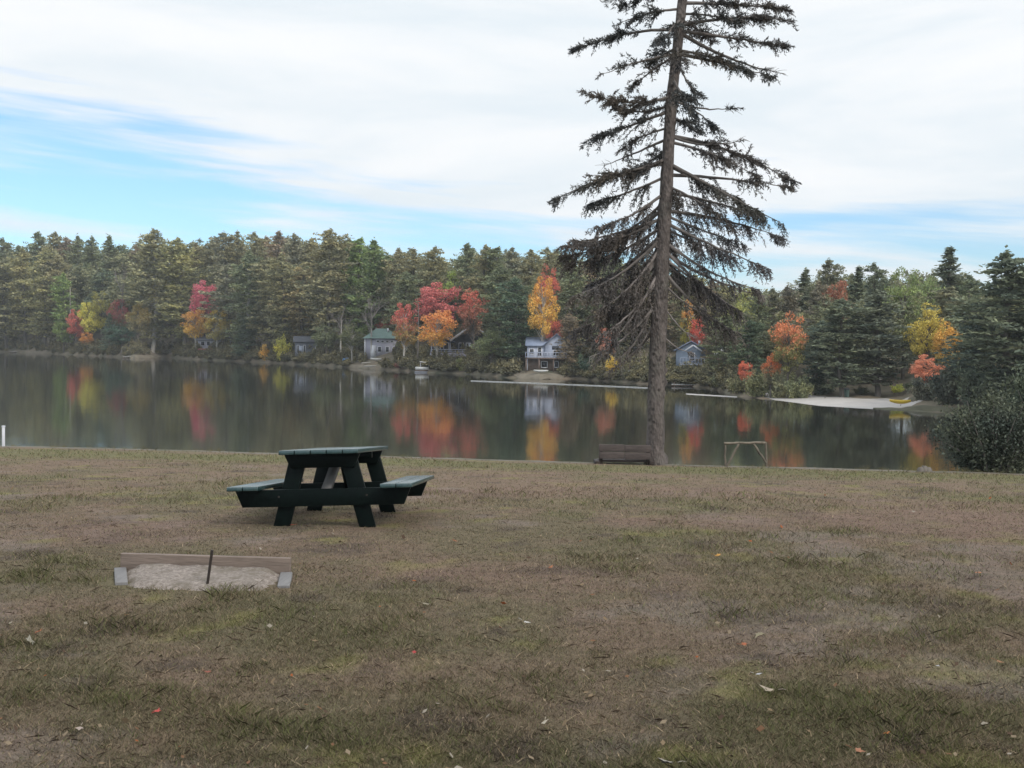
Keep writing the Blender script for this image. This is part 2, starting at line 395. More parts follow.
# low pale sand bar in the water off the bushes
mb = MB(); a0 = onplane(686, 394.0, LAKE); a1 = onplane(737, 397.0, LAKE); nn = 24; rows = []
for k in range(5):
    for i in range(nn):
        u = i / (nn - 1); c = a0.lerp(a1, u); w = 1.0 * math.sin(math.pi * u) ** 0.7 + 0.03
        rows.append((c.x, c.y + (k - 2) / 2 * w, LAKE - 0.04 + 0.10 * (1 - ((k - 2) / 2) ** 2)))
ii = (np.arange(4)[:, None] * nn + np.arange(nn - 1)[None]); mb.add(rows, np.stack([ii, ii + 1, ii + nn + 1, ii + nn], -1).reshape(-1, 4))
tag(mb.obj('sand_bar', M_beach, smooth=True), kind='structure')

# ------------------------------------------------------------------ tree prototypes (20 m tall, crown radius 3 m)
def unit(v): return v / (np.linalg.norm(v, axis=-1, keepdims=True) + 1e-9)
def rvec(g, n): return unit(g.normal(size=(n, 3)))

def proto_pine(seed, conical=False, low=0.12, per=11, dens=1.0, nbr=150):
    g = np.random.default_rng(seed); H, Rm = 20.0, 3.0
    tr = MB(); zz = np.linspace(0, H * 0.985, 14); wob = np.cumsum(g.normal(0, 0.07, (14, 2)), 0)
    pts = np.stack([wob[:, 0], wob[:, 1], zz], -1); tr.tube(pts, 0.20 * (1 - zz / H) ** 0.8 + 0.02, 7)
    cr = MB(); P_, U_, W_ = [], [], []
    full = g.uniform(0.30, 0.52); wide = g.uniform(0.15, 0.60); az1, az2 = g.uniform(0, 6.28, 2)   # every pine its own outline
    for b_ in range(nbr):
        u = (b_ + g.uniform(-0.6, 0.6)) / nbr; u = min(max(u, 0.0), 0.985) ** 0.92
        z = H * (low + (0.985 - low) * u)
        if conical: prof = (1 - u) ** 0.9 * min(1, 0.6 + u * 3)
        else:
            prof = min(1, 0.5 + (u / max(wide, 0.05)) * 0.5) * (1 - max(0, u - wide * 0.5) / (1 - wide * 0.5)) ** full
            if u > 0.90: prof *= 0.40 + 0.60 * (0.985 - u) / 0.085
        a = g.uniform(0, 6.283)
        c0 = np.array([np.interp(z, zz, pts[:, 0]), np.interp(z, zz, pts[:, 1]), z])
        lump = 1 + (0.0 if conical else 0.26) * math.sin(a - az1 + u * 9) + (0.05 if conical else 0.20) * math.sin(u * 23 + az2 + 2 * a)
        ln = max(0.14, Rm * prof * lump * g.uniform(0.5, 1.1))
        rise = (-0.15 + 0.5 * u if conical else 0.02 + 0.5 * u * u) + g.normal(0, 0.10)
        d = np.array([math.cos(a), math.sin(a), rise]); d /= np.linalg.norm(d)
        tr.tube([c0, c0 + d * ln * 0.55, c0 + d * ln * 0.92 + (0, 0, 0.06 * ln)], [0.035 + 0.01 * ln, 0.028, 0.01], 3, cap=False)
        nc = max(1, int(round((1.6 + ln * 1.5) * dens))); side = np.array([-math.sin(a), math.cos(a), 0]); sc_ = min(1, 0.3 + 1.4 * prof)
        for q in range(nc):
            f = g.uniform(0.22, 1.02) ** 0.75
            c = c0 + d * ln * f + side * g.normal(0, 0.25 * ln * (0.35 + 0.6 * f)) + np.array([0, 0, 0.09 * ln * f * f + g.normal(0, 0.10)])
            n = per
            pp = c + g.normal(0, 1, (n, 3)) * np.array([0.26, 0.26, 0.13]) * sc_
            uu = unit(d * 0.5 + rvec(g, n) * 0.9 + np.array([0, 0, 0.30])); ww = unit(np.cross(uu, rvec(g, n)))
            s_ = g.uniform(0.14, 0.31, (n, 1)) * (0.55 + 0.45 * sc_)
            P_.append(pp); U_.append(uu * s_); W_.append(ww * s_ * 0.42)
    n = 10
    P_.append(np.array([wob[-1, 0], wob[-1, 1], H * 0.98]) + g.normal(0, 1, (n, 3)) * (0.09, 0.09, 0.30)); uu = unit(rvec(g, n) + (0, 0, 1)); U_.append(uu * 0.28); W_.append(unit(np.cross(uu, rvec(g, n))) * 0.09)
    cr.diamonds(np.vstack(P_), np.vstack(U_), np.vstack(W_))
    return tr, cr

def proto_broad(seed, blobs=64, per=95, zlo=0.28, flat=1.0, leaf=0.25):
    g = np.random.default_rng(seed); H, Rm = 20.0, 6.0
    tr = MB(); cr = MB(); zc = H * (1 + zlo) / 2; hz = H * (1 - zlo) / 2
    top = H * 0.72
    tr.tube([(0, 0, 0), (0.1, 0.05, H * 0.2), (0.0, 0.2, H * 0.45), (0.2, 0, top)], [0.5, 0.38, 0.26, 0.06], 8)
    P_, U_, W_ = [], [], []
    for k in range(blobs):
        v = rvec(g, 1)[0]; rr = g.uniform(0.2, 1.0) ** 0.5 * 0.86 * (1 + 0.15 * math.sin(3 * math.atan2(v[1], v[0]) + seed) * math.cos(2.3 * v[2] + seed))
        sh = 1 - 0.25 * max(0, -v[2])
        c = np.array([v[0] * Rm * rr * sh, v[1] * Rm * rr * sh, zc + v[2] * hz * rr * flat])
        br = Rm * g.uniform(0.17, 0.32)
        zb = min(top, max(H * 0.18, c[2] - 2 - 0.45 * math.hypot(c[0], c[1])))
        midp = np.array([c[0] * 0.5, c[1] * 0.5, (zb + c[2]) / 2 + 0.3])
        tr.tube([(0, 0.1, zb), midp, c], [0.13, 0.08, 0.02], 4, cap=False)
        n = int(per * g.uniform(0.7, 1.25))
        dv = rvec(g, n); r_ = br * g.uniform(0.45, 1.0, (n, 1)) ** 0.6
        pp = c + dv * r_ * np.array([1, 1, 0.8])
        uu = unit(rvec(g, n) + np.array([0, 0, -0.25])); ww = unit(np.cross(uu, rvec(g, n) * 0.6 + dv))
        s_ = g.uniform(0.6, 1.25, (n, 1)) * leaf
        P_.append(pp); U_.append(uu * s_); W_.append(ww * s_ * 0.62)
    cr.diamonds(np.vstack(P_), np.vstack(U_), np.vstack(W_))
    return tr, cr

def proto_shrub(seed, leaf=0.10, stems=16, per=220):
    """2 m tall, 1.5 m radius, many stems from the ground"""
    g = np.random.default_rng(seed); tr = MB(); cr = MB(); P_, U_, W_ = [], [], []
    for k in range(stems):
        a = g.uniform(0, 6.28); r = 1.25 * g.uniform(0, 1) ** 0.5; h = (2.0 - 0.75 * (r / 1.25) ** 2) * g.uniform(0.55, 1.12)
        e = np.array([math.cos(a) * r, math.sin(a) * r, h]); b0 = np.array([math.cos(a) * r * 0.25, math.sin(a) * r * 0.25, 0])
        mid = (b0 + e) / 2 + np.array([0, 0, 0.15]); tr.tube([b0, mid, e], [0.025, 0.018, 0.006], 4, cap=False)
        for q in range(7):
            f = g.uniform(0.12, 1.02); c = b0 * (1 - f) ** 2 + 2 * mid * f * (1 - f) + e * f * f + g.normal(0, 0.13, 3)
            n = per // 7; pp = c + g.normal(0, 0.15, (n, 3)); pp[:, 2] = np.abs(pp[:, 2])
            uu = unit(rvec(g, n) + (0, 0, 0.25)); ww = unit(np.cross(uu, rvec(g, n))); s_ = g.uniform(0.6, 1.3, (n, 1)) * leaf
            P_.append(pp); U_.append(uu * s_); W_.append(ww * s_ * 0.5)
    cr.diamonds(np.vstack(P_), np.vstack(U_), np.vstack(W_))
    return tr, cr

def proto_bare(seed, height=20.0, spread=6.0):
    g = np.random.default_rng(seed); tr = MB(); br = MB()
    tr.tube([(0, 0, 0), (0.2, 0, height * 0.25), (0, 0.1, height * 0.5), (0.1, 0, height * 0.7)], [0.34, 0.26, 0.16, 0.05], 7)
    def grow(p, d, ln, r, lv):
        e = p + d * ln; m_ = (p + e) / 2 + g.normal(0, ln * 0.05, 3)
        br.tube([p, m_, e], [r, r * 0.8, r * 0.55], 4 if lv < 2 else 3, cap=False)
        if lv >= 4: return
        for _ in range(3 if lv < 3 else 4):
            nd = unit(d + g.normal(0, 0.42, 3) + np.array([0, 0, 0.22])); grow(p + d * ln * g.uniform(0.45, 1.0), nd, ln * g.uniform(0.5, 0.72), r * 0.55, lv + 1)
    for k in range(8):
        a = g.uniform(0, 6.28); zb = height * g.uniform(0.28, 0.66)
        grow(np.array([0, 0, zb]), unit(np.array([math.cos(a) * spread / 9, math.sin(a) * spread / 9, 0.9])), height * 0.2, 0.12, 1)
    return tr, br

PROTO = {}
def P_(kind):
    if kind in PROTO: return PROTO[kind]
    mk = {'pine': lambda i: proto_pine(100 + i), 'spire': lambda i: proto_pine(200 + i, True, 0.08, nbr=170), 'broad': lambda i: proto_broad(300 + i),
          'shrub': lambda i: proto_shrub(400 + i), 'bare': lambda i: proto_bare(500 + i)}[kind]
    cnt = {'pine': 9, 'spire': 3, 'broad': 7, 'shrub': 4, 'bare': 3}[kind]
    out = []
    for i in range(cnt):
        tr, cr = mk(i)
        out.append((tr.mesh('trunk', None), cr.mesh('crown', None)))
    PROTO[kind] = out; return out
_mm = {}
def mesh_with(me, mat):
    k = (me.name, mat.name)
    if k not in _mm:
        c = me.copy(); c.materials.clear(); c.materials.append(mat); _mm[k] = c
    return _mm[k]
REF = {'pine': (20, 3.0), 'spire': (20, 3.0), 'broad': (20, 6.0), 'shrub': (2.0, 1.5), 'bare': (20, 5.0)}
_cnt = {}
def plant(kind, loc, height, radius, mat, label, cat, name, group=None, trunk=None, rz=None, tilt=0.0):
    i = _cnt.get(kind, 0); _cnt[kind] = i + 1
    trm, crm = P_(kind)[i % len(P_(kind))]
    t = thing(name, label, cat, loc, (tilt, 0, 0), group)
    h0, r0 = REF[kind]
    a = bpy.data.objects.new('stem' if kind == 'shrub' else 'trunk', mesh_with(trm, trunk or (M_bark if kind != 'bare' else M_twig)))
    c = bpy.data.objects.new('branches' if kind == 'bare' else ('foliage' if kind == 'shrub' else 'crown'), mesh_with(crm, mat))
    rz = random.uniform(0, 6.28) if rz is None else rz
    for o in (a, c):
        COL.objects.link(o); o.parent = t; o.rotation_euler.z = rz; o.scale = (radius / r0, radius / r0, height / h0)
    return t

# ------------------------------------------------------------------ trees of the far shore
OL = (0.124, 0.124, 0.072); OB = (0.140, 0.142, 0.070); DG = (0.086, 0.102, 0.060); BG = (0.078, 0.102, 0.070); BR = (0.130, 0.112, 0.078); GN = (0.105, 0.145, 0.055); GY = (0.12, 0.125, 0.085)
YE = (0.34, 0.23, 0.06); YG = (0.26, 0.25, 0.06); ORG = (0.38, 0.19, 0.07); RED = (0.36, 0.11, 0.09); PNK = (0.38, 0.11, 0.13); RBR = (0.22, 0.10, 0.075); SAL = (0.40, 0.18, 0.12)
PINE, BROAD = 'tall far-shore pines', 'broadleaf trees on the far shore'
T = []
def tr(kind, px, ytop, hw, off, col, label, name=None, col2=None, split=(9, 13), group=None, trunk=None, cat='tree'):
    T.append((kind, px, ytop, hw, off, col, label, name, col2, split, group, trunk, cat))
# --- the left third
tr('pine', 7, 256, 18, 4, OL, 'olive pine on the bank at the left photo edge, nearest the water')
tr('pine', 25, 247, 15, 9, OB, 'olive pine just behind the white dock at the left photo edge')
tr('pine', 45, 248, 18, 6, OB, 'broad yellowish pine with stacked boughs left of the small red maple')
tr('pine', 60, 254, 14, 12, OL, 'slim olive pine directly left of the pale broken snag')
tr('pine', 67, 272, 11, 5, GN, 'shorter green pine beside the pale broken snag')
tr('pine', 3, 237, 12, 45, DG, 'dark back-row pine whose top shows at the left photo edge')
tr('pine', 18, 244, 9, 52, DG, 'lower back-row pine filling the dip in the skyline at far left')
tr('pine', 38, 231, 14, 42, DG, 'flat-topped dark pine above the left shore, first tall one from the left')
tr('pine', 54, 230, 13, 40, OL, 'tallest pine behind the broad yellowish pine at the left')
tr('pine', 67, 236, 11, 46, BR, 'brownish pine behind the pale broken snag')
tr('pine', 79, 234, 11, 40, DG, 'dark pointed pine high behind the small red maple')
tr('pine', 92, 235, 11, 42, DG, 'dark pointed pine high behind the yellow-green birch')
tr('spire', 107, 234, 20, 40, DG, 'dark spire of a spruce on the skyline left of the grey dead snag', 'spruce_tree')
tr('pine', 120, 244, 12, 50, DG, 'dark pine straight behind the grey dead snag')
tr('pine', 133, 243, 10, 55, BR, 'brownish pine between the grey dead snag and the twin tall pines')
tr('pine', 86, 262, 13, 26, DG, 'dim middle-row pine above the small red maple')
tr('pine', 104, 268, 13, 24, BG, 'blue-green middle-row pine above the yellow-green birch')
tr('bare', 122, 262, 9, 14, M_twig, 'grey dead snag with bare limbs left of the twin tall pines', 'dead_tree', cat='dead tree')
tr('broad', 76, 308, 9, 4, RBR, 'small bright red maple low on the left shore', 'maple_tree', RED, (4, 8))
tr('broad', 64, 318, 9, 2, GN, 'low green tree at the water left of the small red maple', 'broadleaf_tree')
tr('broad', 90, 297, 10, 5, YG, 'yellow-green birch right of the small red maple', 'birch_tree')
tr('broad', 101, 290, 10, 12, YG, 'taller yellowish birch behind the yellow-green birch', 'birch_tree', (0.2, 0.19, 0.06))
tr('broad', 87, 330, 6, 1.5, OL, 'little orange-flecked tree at the water below the yellow-green birch', 'maple_tree', (0.38, 0.17, 0.06), (8, 12))
tr('spire', 109, 312, 9, 4, BG, 'blue-green young spruce left of the round dark evergreen', 'spruce_tree')
tr('broad', 119, 297, 9, 12, OL, 'dull red tree between the grey dead snag and the water', 'maple_tree', (0.25, 0.09, 0.08), (8, 14))
tr('broad', 122, 322, 14, 2, (0.035, 0.06, 0.045), 'round dark evergreen at the water left of the twin tall pines', 'broadleaf_tree')
tr('broad', 138, 300, 10, 10, OL, 'olive tree at the foot of the twin tall pines, left side', 'broadleaf_tree', (0.2, 0.16, 0.06))
tr('pine', 154, 228, 22, 5, OL, 'left one of the twin tall pines, its bare lower trunk on the bank', trunk=M_bark_pale)
tr('pine', 182, 236, 20, 8, OB, 'right one of the twin tall pines, rusty at its top')
tr('pine', 170, 250, 14, 28, BR, 'brownish pine seen between the twin tall pines')
tr('broad', 204, 277, 12, 12, RBR, 'vivid pink maple beside the right twin pine', 'maple_tree', PNK, (4, 9))
tr('broad', 196, 304, 13, 4, YE, 'orange and yellow maple on the bank below the pink maple', 'maple_tree', ORG, (9, 15), trunk=M_bark_pale)
tr('broad', 217, 309, 11, 4, (0.19, 0.17, 0.07), 'dull yellow maple right of the orange and yellow maple', 'maple_tree', YE, (10, 18), trunk=M_bark_pale)
# --- the long pine wood
tr('pine', 197, 241, 12, 30, OL, 'back-row pine directly above the pink maple')
tr('pine', 211, 238, 13, 34, OL, 'back-row pine just right of the one above the pink maple')
tr('pine', 224, 231, 13, 30, GY, 'leftmost tall tip on the long pine skyline right of the pink maple')
tr('pine', 239, 230, 13, 34, OL, 'second tall tip on the long pine skyline right of the pink maple')
tr('pine', 254, 231, 13, 30, OL, 'third tall tip on the long pine skyline right of the pink maple')
tr('pine', 265, 235, 11, 36, BR, 'brownish back-row pine above the yellow shore shrub')
tr('pine', 278, 230, 14, 30, BR, 'brown-tinged tall pine behind the yellow-green bush')
tr('pine', 296, 232, 13, 30, GY, 'pale tall pine on the skyline above the grey shed')
tr('pine', 311, 237, 13, 34, OL, 'back-row pine left of the highest pine above the grey shed')
tr('pine', 226, 262, 17, 10, GY, 'front pine with pale clumps right of the pink maple')
tr('pine', 246, 250, 18, 5, DG, 'dark front pine whose straight trunk stands over the young blue-green pine', trunk=M_bark_pale)
tr('pine', 268, 258, 16, 9, OL, 'front pine rising straight above the yellow shore shrub')
tr('pine', 286, 252, 17, 7, OL, 'front pine rising straight above the yellow-green bush')
tr('pine', 303, 264, 15, 12, (0.15, 0.13, 0.07), 'front pine with rusty lower boughs left of the grey shed')
tr('spire', 244, 315, 11, 3, BG, 'young blue-green pine at the water between the dull yellow maple and yellow shrub')
tr('pine', 331, 228, 22, 10, OL, 'highest broad pine, standing over the grey shed')
tr('pine', 318, 258, 16, 18, DG, 'dark pine at the left flank of the highest broad pine')
tr('pine', 346, 236, 14, 26, GY, 'greyish pine at the right flank of the highest broad pine')
tr('pine', 359, 236, 15, 22, GN, 'green pine behind the leafless grey tree, upper left')
tr('pine', 373, 238, 17, 18, (0.085, 0.115, 0.05), 'full green pine directly above the leafless grey tree')
tr('pine', 395, 247, 14, 22, OL, 'pine on the skyline straight above the teal-roofed cottage')
tr('pine', 385, 262, 12, 26, (0.10, 0.12, 0.055), 'lower pine just behind the teal-roofed cottage')
tr('pine', 417, 247, 15, 24, OL, 'skyline pine straight above the thin grey pole trunk')
tr('pine', 434, 245, 15, 26, OL, 'skyline pine straight above the big crimson maple')
tr('pine', 407, 270, 14, 12, DG, 'dark pine behind the red-topped maple beside the teal-roofed cottage')
tr('bare', 371, 284, 17, 7, M_twig, 'leafless grey tree behind the teal-roofed cottage', 'bare_tree', trunk=M_bark_pale)
tr('bare', 341, 300, 15, 6, M_twig, 'leafless grey tree in front of the highest broad pine', 'bare_tree', trunk=M_bark_pale)
tr('broad', 326, 322, 12, 4, DG, 'small dark tree beside the grey shed', 'broadleaf_tree')
tr('broad', 352, 322, 12, 3, (0.07, 0.08, 0.045), 'small dark tree above the blue covered boat', 'broadleaf_tree', trunk=M_bark_pale)
tr('broad', 387, 316, 10, 21, (0.10, 0.07, 0.05), 'low rust-red tree behind the teal-roofed cottage', 'maple_tree', (0.32, 0.09, 0.07), (9, 14))
tr('broad', 404, 301, 12, 2, (0.17, 0.13, 0.05), 'red-topped maple with olive skirt beside the teal-roofed cottage', 'maple_tree', RED, (11, 15), trunk=M_bark_pale)
tr('broad', 440, 279, 22, 14, (0.25, 0.09, 0.07), 'big crimson maple behind the golden orange maple', 'maple_tree', (0.36, 0.12, 0.11), (3, 9))
tr('broad', 437, 303, 16, 3, YE, 'golden orange maple in front of the dark gabled house', 'maple_tree', (0.46, 0.22, 0.08), (8, 14), trunk=M_bark_pale)
tr('broad', 454, 269, 15, 24, (0.16, 0.20, 0.06), 'yellow-green tree peeping over the big crimson maple', 'broadleaf_tree')
tr('broad', 473, 284, 14, 9, (0.12, 0.095, 0.06), 'brownish maple with red right side above the dark gabled house', 'maple_tree', (0.36, 0.12, 0.08), (9, 16))
tr('pine', 466, 242, 14, 24, DG, 'dark skyline pine behind the brownish maple')
tr('pine', 481, 243, 14, 22, OL, 'olive skyline pine right of the brownish maple')
tr('pine', 496, 245, 14, 26, DG, 'dark skyline pine between the brownish maple and the yellow maple')
tr('pine', 509, 245, 14, 22, GY, 'greyish skyline pine left of the yellow maple')
tr('pine', 497, 262, 17, 9, DG, 'dark front pine right of the dark gabled house')
tr('pine', 517, 276, 16, 6, (0.05, 0.075, 0.05), 'very dark pine left of the white house')
tr('broad', 491, 329, 16, 2, (0.095, 0.115, 0.06), 'dense rounded green tree at the water right of the dark gabled house', 'broadleaf_tree')
tr('pine', 531, 247, 13, 26, OL, 'skyline pine straight above the white house, left of two')
tr('pine', 546, 246, 12, 30, OL, 'skyline pine straight above the white house, right of two')
tr('pine', 557, 249, 12, 32, DG, 'dark skyline pine at the tips of the big spruce')
tr('broad', 548, 264, 11, 18, RBR, 'dull red tree behind the crown of the yellow maple', 'maple_tree', (0.36, 0.11, 0.08), (5, 9))
tr('broad', 542, 274, 14, 7, YE, 'tall yellow maple with thin pale trunk behind the white house', 'maple_tree', (0.44, 0.23, 0.07), (12, 18), trunk=M_bark_pale)
tr('broad', 553, 314, 8, 6, (0.30, 0.11, 0.08), 'small red tree tucked between the white house and the yellow maple', 'maple_tree')
# --- behind the big spruce
tr('pine', 572, 262, 17, 8, DG, 'dark pine right of the yellow maple, behind the spruce boughs')
tr('pine', 590, 256, 17, 16, BR, 'brown-green pine seen through the left boughs of the big spruce')
tr('pine', 612, 254, 18, 10, DG, 'dark pine left of the big spruce trunk')
tr('pine', 634, 256, 17, 14, OL, 'olive pine just left of the big spruce trunk')
tr('pine', 662, 262, 17, 14, BR, 'brown-green pine straight behind the big spruce trunk')
tr('pine', 567, 312, 10, 2.5, BR, 'low brownish hemlock right of the white house')
tr('broad', 606, 322, 9, 3, BR, 'small tree with a pink-orange patch left of the big spruce trunk', 'maple_tree', SAL, (9, 13))
tr('pine', 690, 272, 16, 16, OL, 'olive pine behind the blue-grey house')
tr('broad', 687, 298, 7, 14, YG, 'thin yellow tree above the blue-grey house', 'birch_tree', (0.5, 0.24, 0.08), (11, 16))
tr('broad', 697, 312, 8, 15, RBR, 'thin orange-red tree above the blue-grey house', 'maple_tree', (0.5, 0.13, 0.09), (8, 13))
tr('pine', 710, 279, 15, 12, BR, 'brown-green pine right of the blue-grey house')
tr('pine', 724, 281, 14, 20, OL, 'low olive skyline pine straight above the white dinghy under the trees')
tr('broad', 742, 284, 15, 24, (0.18, 0.19, 0.07), 'yellow-green tree on the lowest part of the skyline', 'broadleaf_tree')
tr('pine', 757, 288, 13, 20, DG, 'dark pine on the lowest part of the skyline')
tr('pine', 728, 312, 16, 6, DG, 'dark pine behind the white dinghy under the trees')
tr('pine', 750, 318, 14, 6, (0.05, 0.07, 0.045), 'very dark pine left of the orange-topped maple')
tr('bare', 723, 322, 11, 3, M_twig, 'leafless grey sapling over the white dinghy under the trees', 'bare_tree')
# --- the right third
tr('pine', 772, 286, 13, 24, OL, 'olive skyline pine left of the narrow spire spruce')
tr('spire', 799, 267, 24, 40, DG, 'narrow spire spruce on the skyline above the orange-topped maple', 'spruce_tree')
tr('broad', 788, 311, 16, 5, (0.12, 0.12, 0.05), 'orange-topped maple with green skirt above the willow bushes', 'maple_tree', (0.43, 0.16, 0.09), (11.5, 15.5))
tr('broad', 771, 350, 8, 2.5, OL, 'small orange-tipped tree at the left foot of the orange-topped maple', 'maple_tree', (0.5, 0.18, 0.08), (11, 14))
tr('broad', 745, 358, 7, 2, (0.3, 0.09, 0.06), 'small rust-red bush tree between the dinghy and the willow bushes', 'maple_tree')
tr('pine', 786, 284, 14, 26, BR, 'brownish skyline pine below the narrow spire spruce')
tr('pine', 825, 257, 13, 34, OL, 'tall pale-tipped pine on the skyline right of the narrow spire spruce')
tr('broad', 836, 269, 15, 26, (0.15, 0.095, 0.06), 'dull red tree right of the tall pale-tipped pine', 'maple_tree', (0.24, 0.11, 0.075))
tr('pine', 813, 278, 13, 22, BR, 'brown-green pine below the tall pale-tipped pine')
tr('spire', 856, 264, 26, 34, DG, 'small pointed spruce between the dull red tree and dark round pine', 'spruce_tree')
tr('pine', 872, 261, 15, 30, DG, 'dark round-topped pine on the skyline above the beach')
tr('pine', 843, 296, 24, 12, DG, 'big dark pine whose boughs hang over the beach, left of two')
tr('pine', 878, 288, 27, 15, (0.085, 0.10, 0.07), 'big grey-green pine with thick trunk behind the beach, right of two')
tr('pine', 816, 318, 17, 14, (0.055, 0.08, 0.06), 'dark low pine between the orange-topped maple and the beach')
tr('broad', 903, 265, 18, 28, (0.11, 0.14, 0.06), 'green rounded tree on the skyline above the bright yellow maple', 'broadleaf_tree')
tr('broad', 925, 269, 18, 32, (0.10, 0.13, 0.06), 'green rounded tree just left of the tall lone spire pine', 'broadleaf_tree')
tr('spire', 944, 245, 36, 36, DG, 'tall lone spire pine breaking the skyline at the right')
tr('pine', 948, 284, 20, 20, (0.13, 0.13, 0.075), 'olive pine below the tall lone spire pine')
tr('pine', 968, 272, 16, 28, (0.09, 0.11, 0.055), 'green pine between the tall lone spire pine and the right-edge pine')
tr('broad', 926, 301, 18, 15, (0.24, 0.21, 0.06), 'bright yellow maple right of the beach pines', 'maple_tree', (0.36, 0.29, 0.08), (8, 14))
tr('broad', 946, 317, 12, 14, (0.2, 0.16, 0.06), 'yellow-orange maple right of the bright yellow maple', 'maple_tree', (0.42, 0.24, 0.07), (8, 14))
tr('broad', 926, 352, 13, 10, SAL, 'salmon pink young maple below the bright yellow maple', 'maple_tree', (0.43, 0.18, 0.12), (8, 14))
tr('pine', 1008, 249, 40, 3, DG, 'huge dark pine at the right photo edge')
tr('pine', 972, 298, 24, 6, (0.055, 0.08, 0.06), 'dark lower pine left of the huge right-edge pine')
tr('pine', 1044, 256, 34, 8, DG, 'dark pine cut by the right photo edge')

for (kind, px, ytop, hw, off, col, label, name, col2, split, group, trunk, cat) in T:
    if px > 760 and kind in ('pine', 'spire'): col = tuple(a * 0.55 + b * 0.45 for a, b in zip(col, (0.064, 0.078, 0.066)))
    p = far(px, off); top = at(px, ytop, p.y)
    h = max(3.0, top.z - p.z); r = hw * p.y / F
    if kind in ('pine', 'spire'): mat = leaf_mat(col); r *= 1.55 if kind == 'pine' else 1.45
    elif kind == 'broad': mat = leaf_mat(col, col2, split) if col2 else leaf_mat(col); r *= 1.30
    else: mat = col
    plant(kind, p - Vector((0, 0, 0.15)), h * (1.0 if kind != 'bare' else 1.0), r, mat, label, cat, name or 'pine_tree', group, trunk)

# thin grey pole trunk and the pale broken snag
for px, y0, off, r_, lab in ((417.5, 303, 5.0, 0.12, 'thin grey pole trunk without limbs between two maples'), (70, 287, 6, 0.22, 'pale broken snag among the left pines')):
    p = far(px, off); tp = at(px + 0.6, y0, p.y); mb = MB()
    mb.tube([(0, 0, -0.3), (0.1, 0, (tp.z - p.z) * 0.5), (0.05, 0, tp.z - p.z)], [r_, r_ * 0.8, r_ * 0.45], 7)
    for q in range(5):
        zz = (tp.z - p.z) * (0.45 + 0.1 * q); a = q * 2.1
        mb.tube([(0.05, 0, zz), (0.05 + math.cos(a) * 0.9, math.sin(a) * 0.9, zz + 0.35)], [0.05, 0.015], 4)
    o = mb.obj('dead_tree', M_bark if px > 400 else M_bark_pale); o.location = p; tag(o, lab, 'dead tree')

# the deep wood behind the single trees: one mass
def mass(name, entries, mat, seed):
    g = np.random.default_rng(seed); mbm = MB()
    pr = [proto_pine(700 + i, per=5, dens=0.8, nbr=110)[1].arrays()[0] for i in range(4)] + [proto_broad(710, 30, 40, leaf=0.36)[1].arrays()[0] * np.array([0.6, 0.6, 1])]
    for (px, off, ytop, hw) in entries:
        p = far(px, off); h = at(px, ytop, p.y).z - p.z; r = hw * p.y / F; Vv = pr[4 if g.uniform() < 0.45 else g.integers(0, 4)]
        a = g.uniform(0, 6.28); ca, sa = math.cos(a), math.sin(a)
        X = Vv * np.array([r / 3, r / 3, h / 20]); X = np.stack([X[:, 0] * ca - X[:, 1] * sa, X[:, 0] * sa + X[:, 1] * ca, X[:, 2]], -1) + np.array(p)
        mbm.add(X, np.arange(len(X)).reshape(-1, 4))
    return tag(mbm.obj(name, mat), kind='stuff')
SKY = np.array([(-420, 243), (0, 243), (25, 246), (60, 239), (120, 246), (150, 238), (200, 241), (260, 237), (330, 236), (400, 250), (450, 256), (470, 249), (560, 252), (640, 260), (700, 281), (760, 289), (800, 279), (830, 270), (850, 274), (900, 269), (960, 273), (985, 286), (1024, 262), (1420, 250)], float)
ent = []
for px in np.arange(-400, 1400, 7.0):
    for off, dy, hw in ((62, 0, 20), (48, 5, 20), (26, 24, 18)):
        if px < -60 or px > 1100:
            if off > 40 and (int(px) % 2): continue
        x_ = px + random.uniform(-4, 4)
        ent.append((x_, off + random.uniform(-8, 8), np.interp(x_, SKY[:, 0], SKY[:, 1]) + dy + random.uniform(-4, 6), hw * random.uniform(0.85, 1.2)))
mass('forest', ent, leaf_mat((0.098, 0.104, 0.062)), 5)

# undergrowth along the far bank
g = np.random.default_rng(9); mbu = MB(); pr = [proto_shrub(420 + i, leaf=0.17, stems=12, per=90)[1].arrays()[0] for i in range(3)]
for px in np.arange(-60, 735, 5.0):
    for off in (1.0, 3.2, 9.0):
        x_ = px + g.uniform(-3, 3)
        if 130 < x_ < 170 and off < 2: continue
        if 515 < x_ < 562 and off < 6: continue
        if 362 < x_ < 396 and off > 2: continue
        if 352 < x_ < 380 and off < 2: continue
        if 10 < x_ < 50 and off < 3: continue
        p = far(x_, off + g.uniform(-0.5, 0.8)); h = g.uniform(0.8, 1.9) + (0.5 if off > 3 else 0); r = g.uniform(1.0, 1.9)
        X = pr[g.integers(0, 3)] * np.array([r / 1.5, r / 1.5, h / 2]); a = g.uniform(0, 6.28); ca, sa = math.cos(a), math.sin(a)
        X = np.stack([X[:, 0] * ca - X[:, 1] * sa, X[:, 0] * sa + X[:, 1] * ca, X[:, 2]], -1) + np.array(p)
        mbu.add(X, np.arange(len(X)).reshape(-1, 4))
tag(mbu.obj('undergrowth', leaf_mat((0.085, 0.082, 0.05), var=0.55)), kind='stuff')

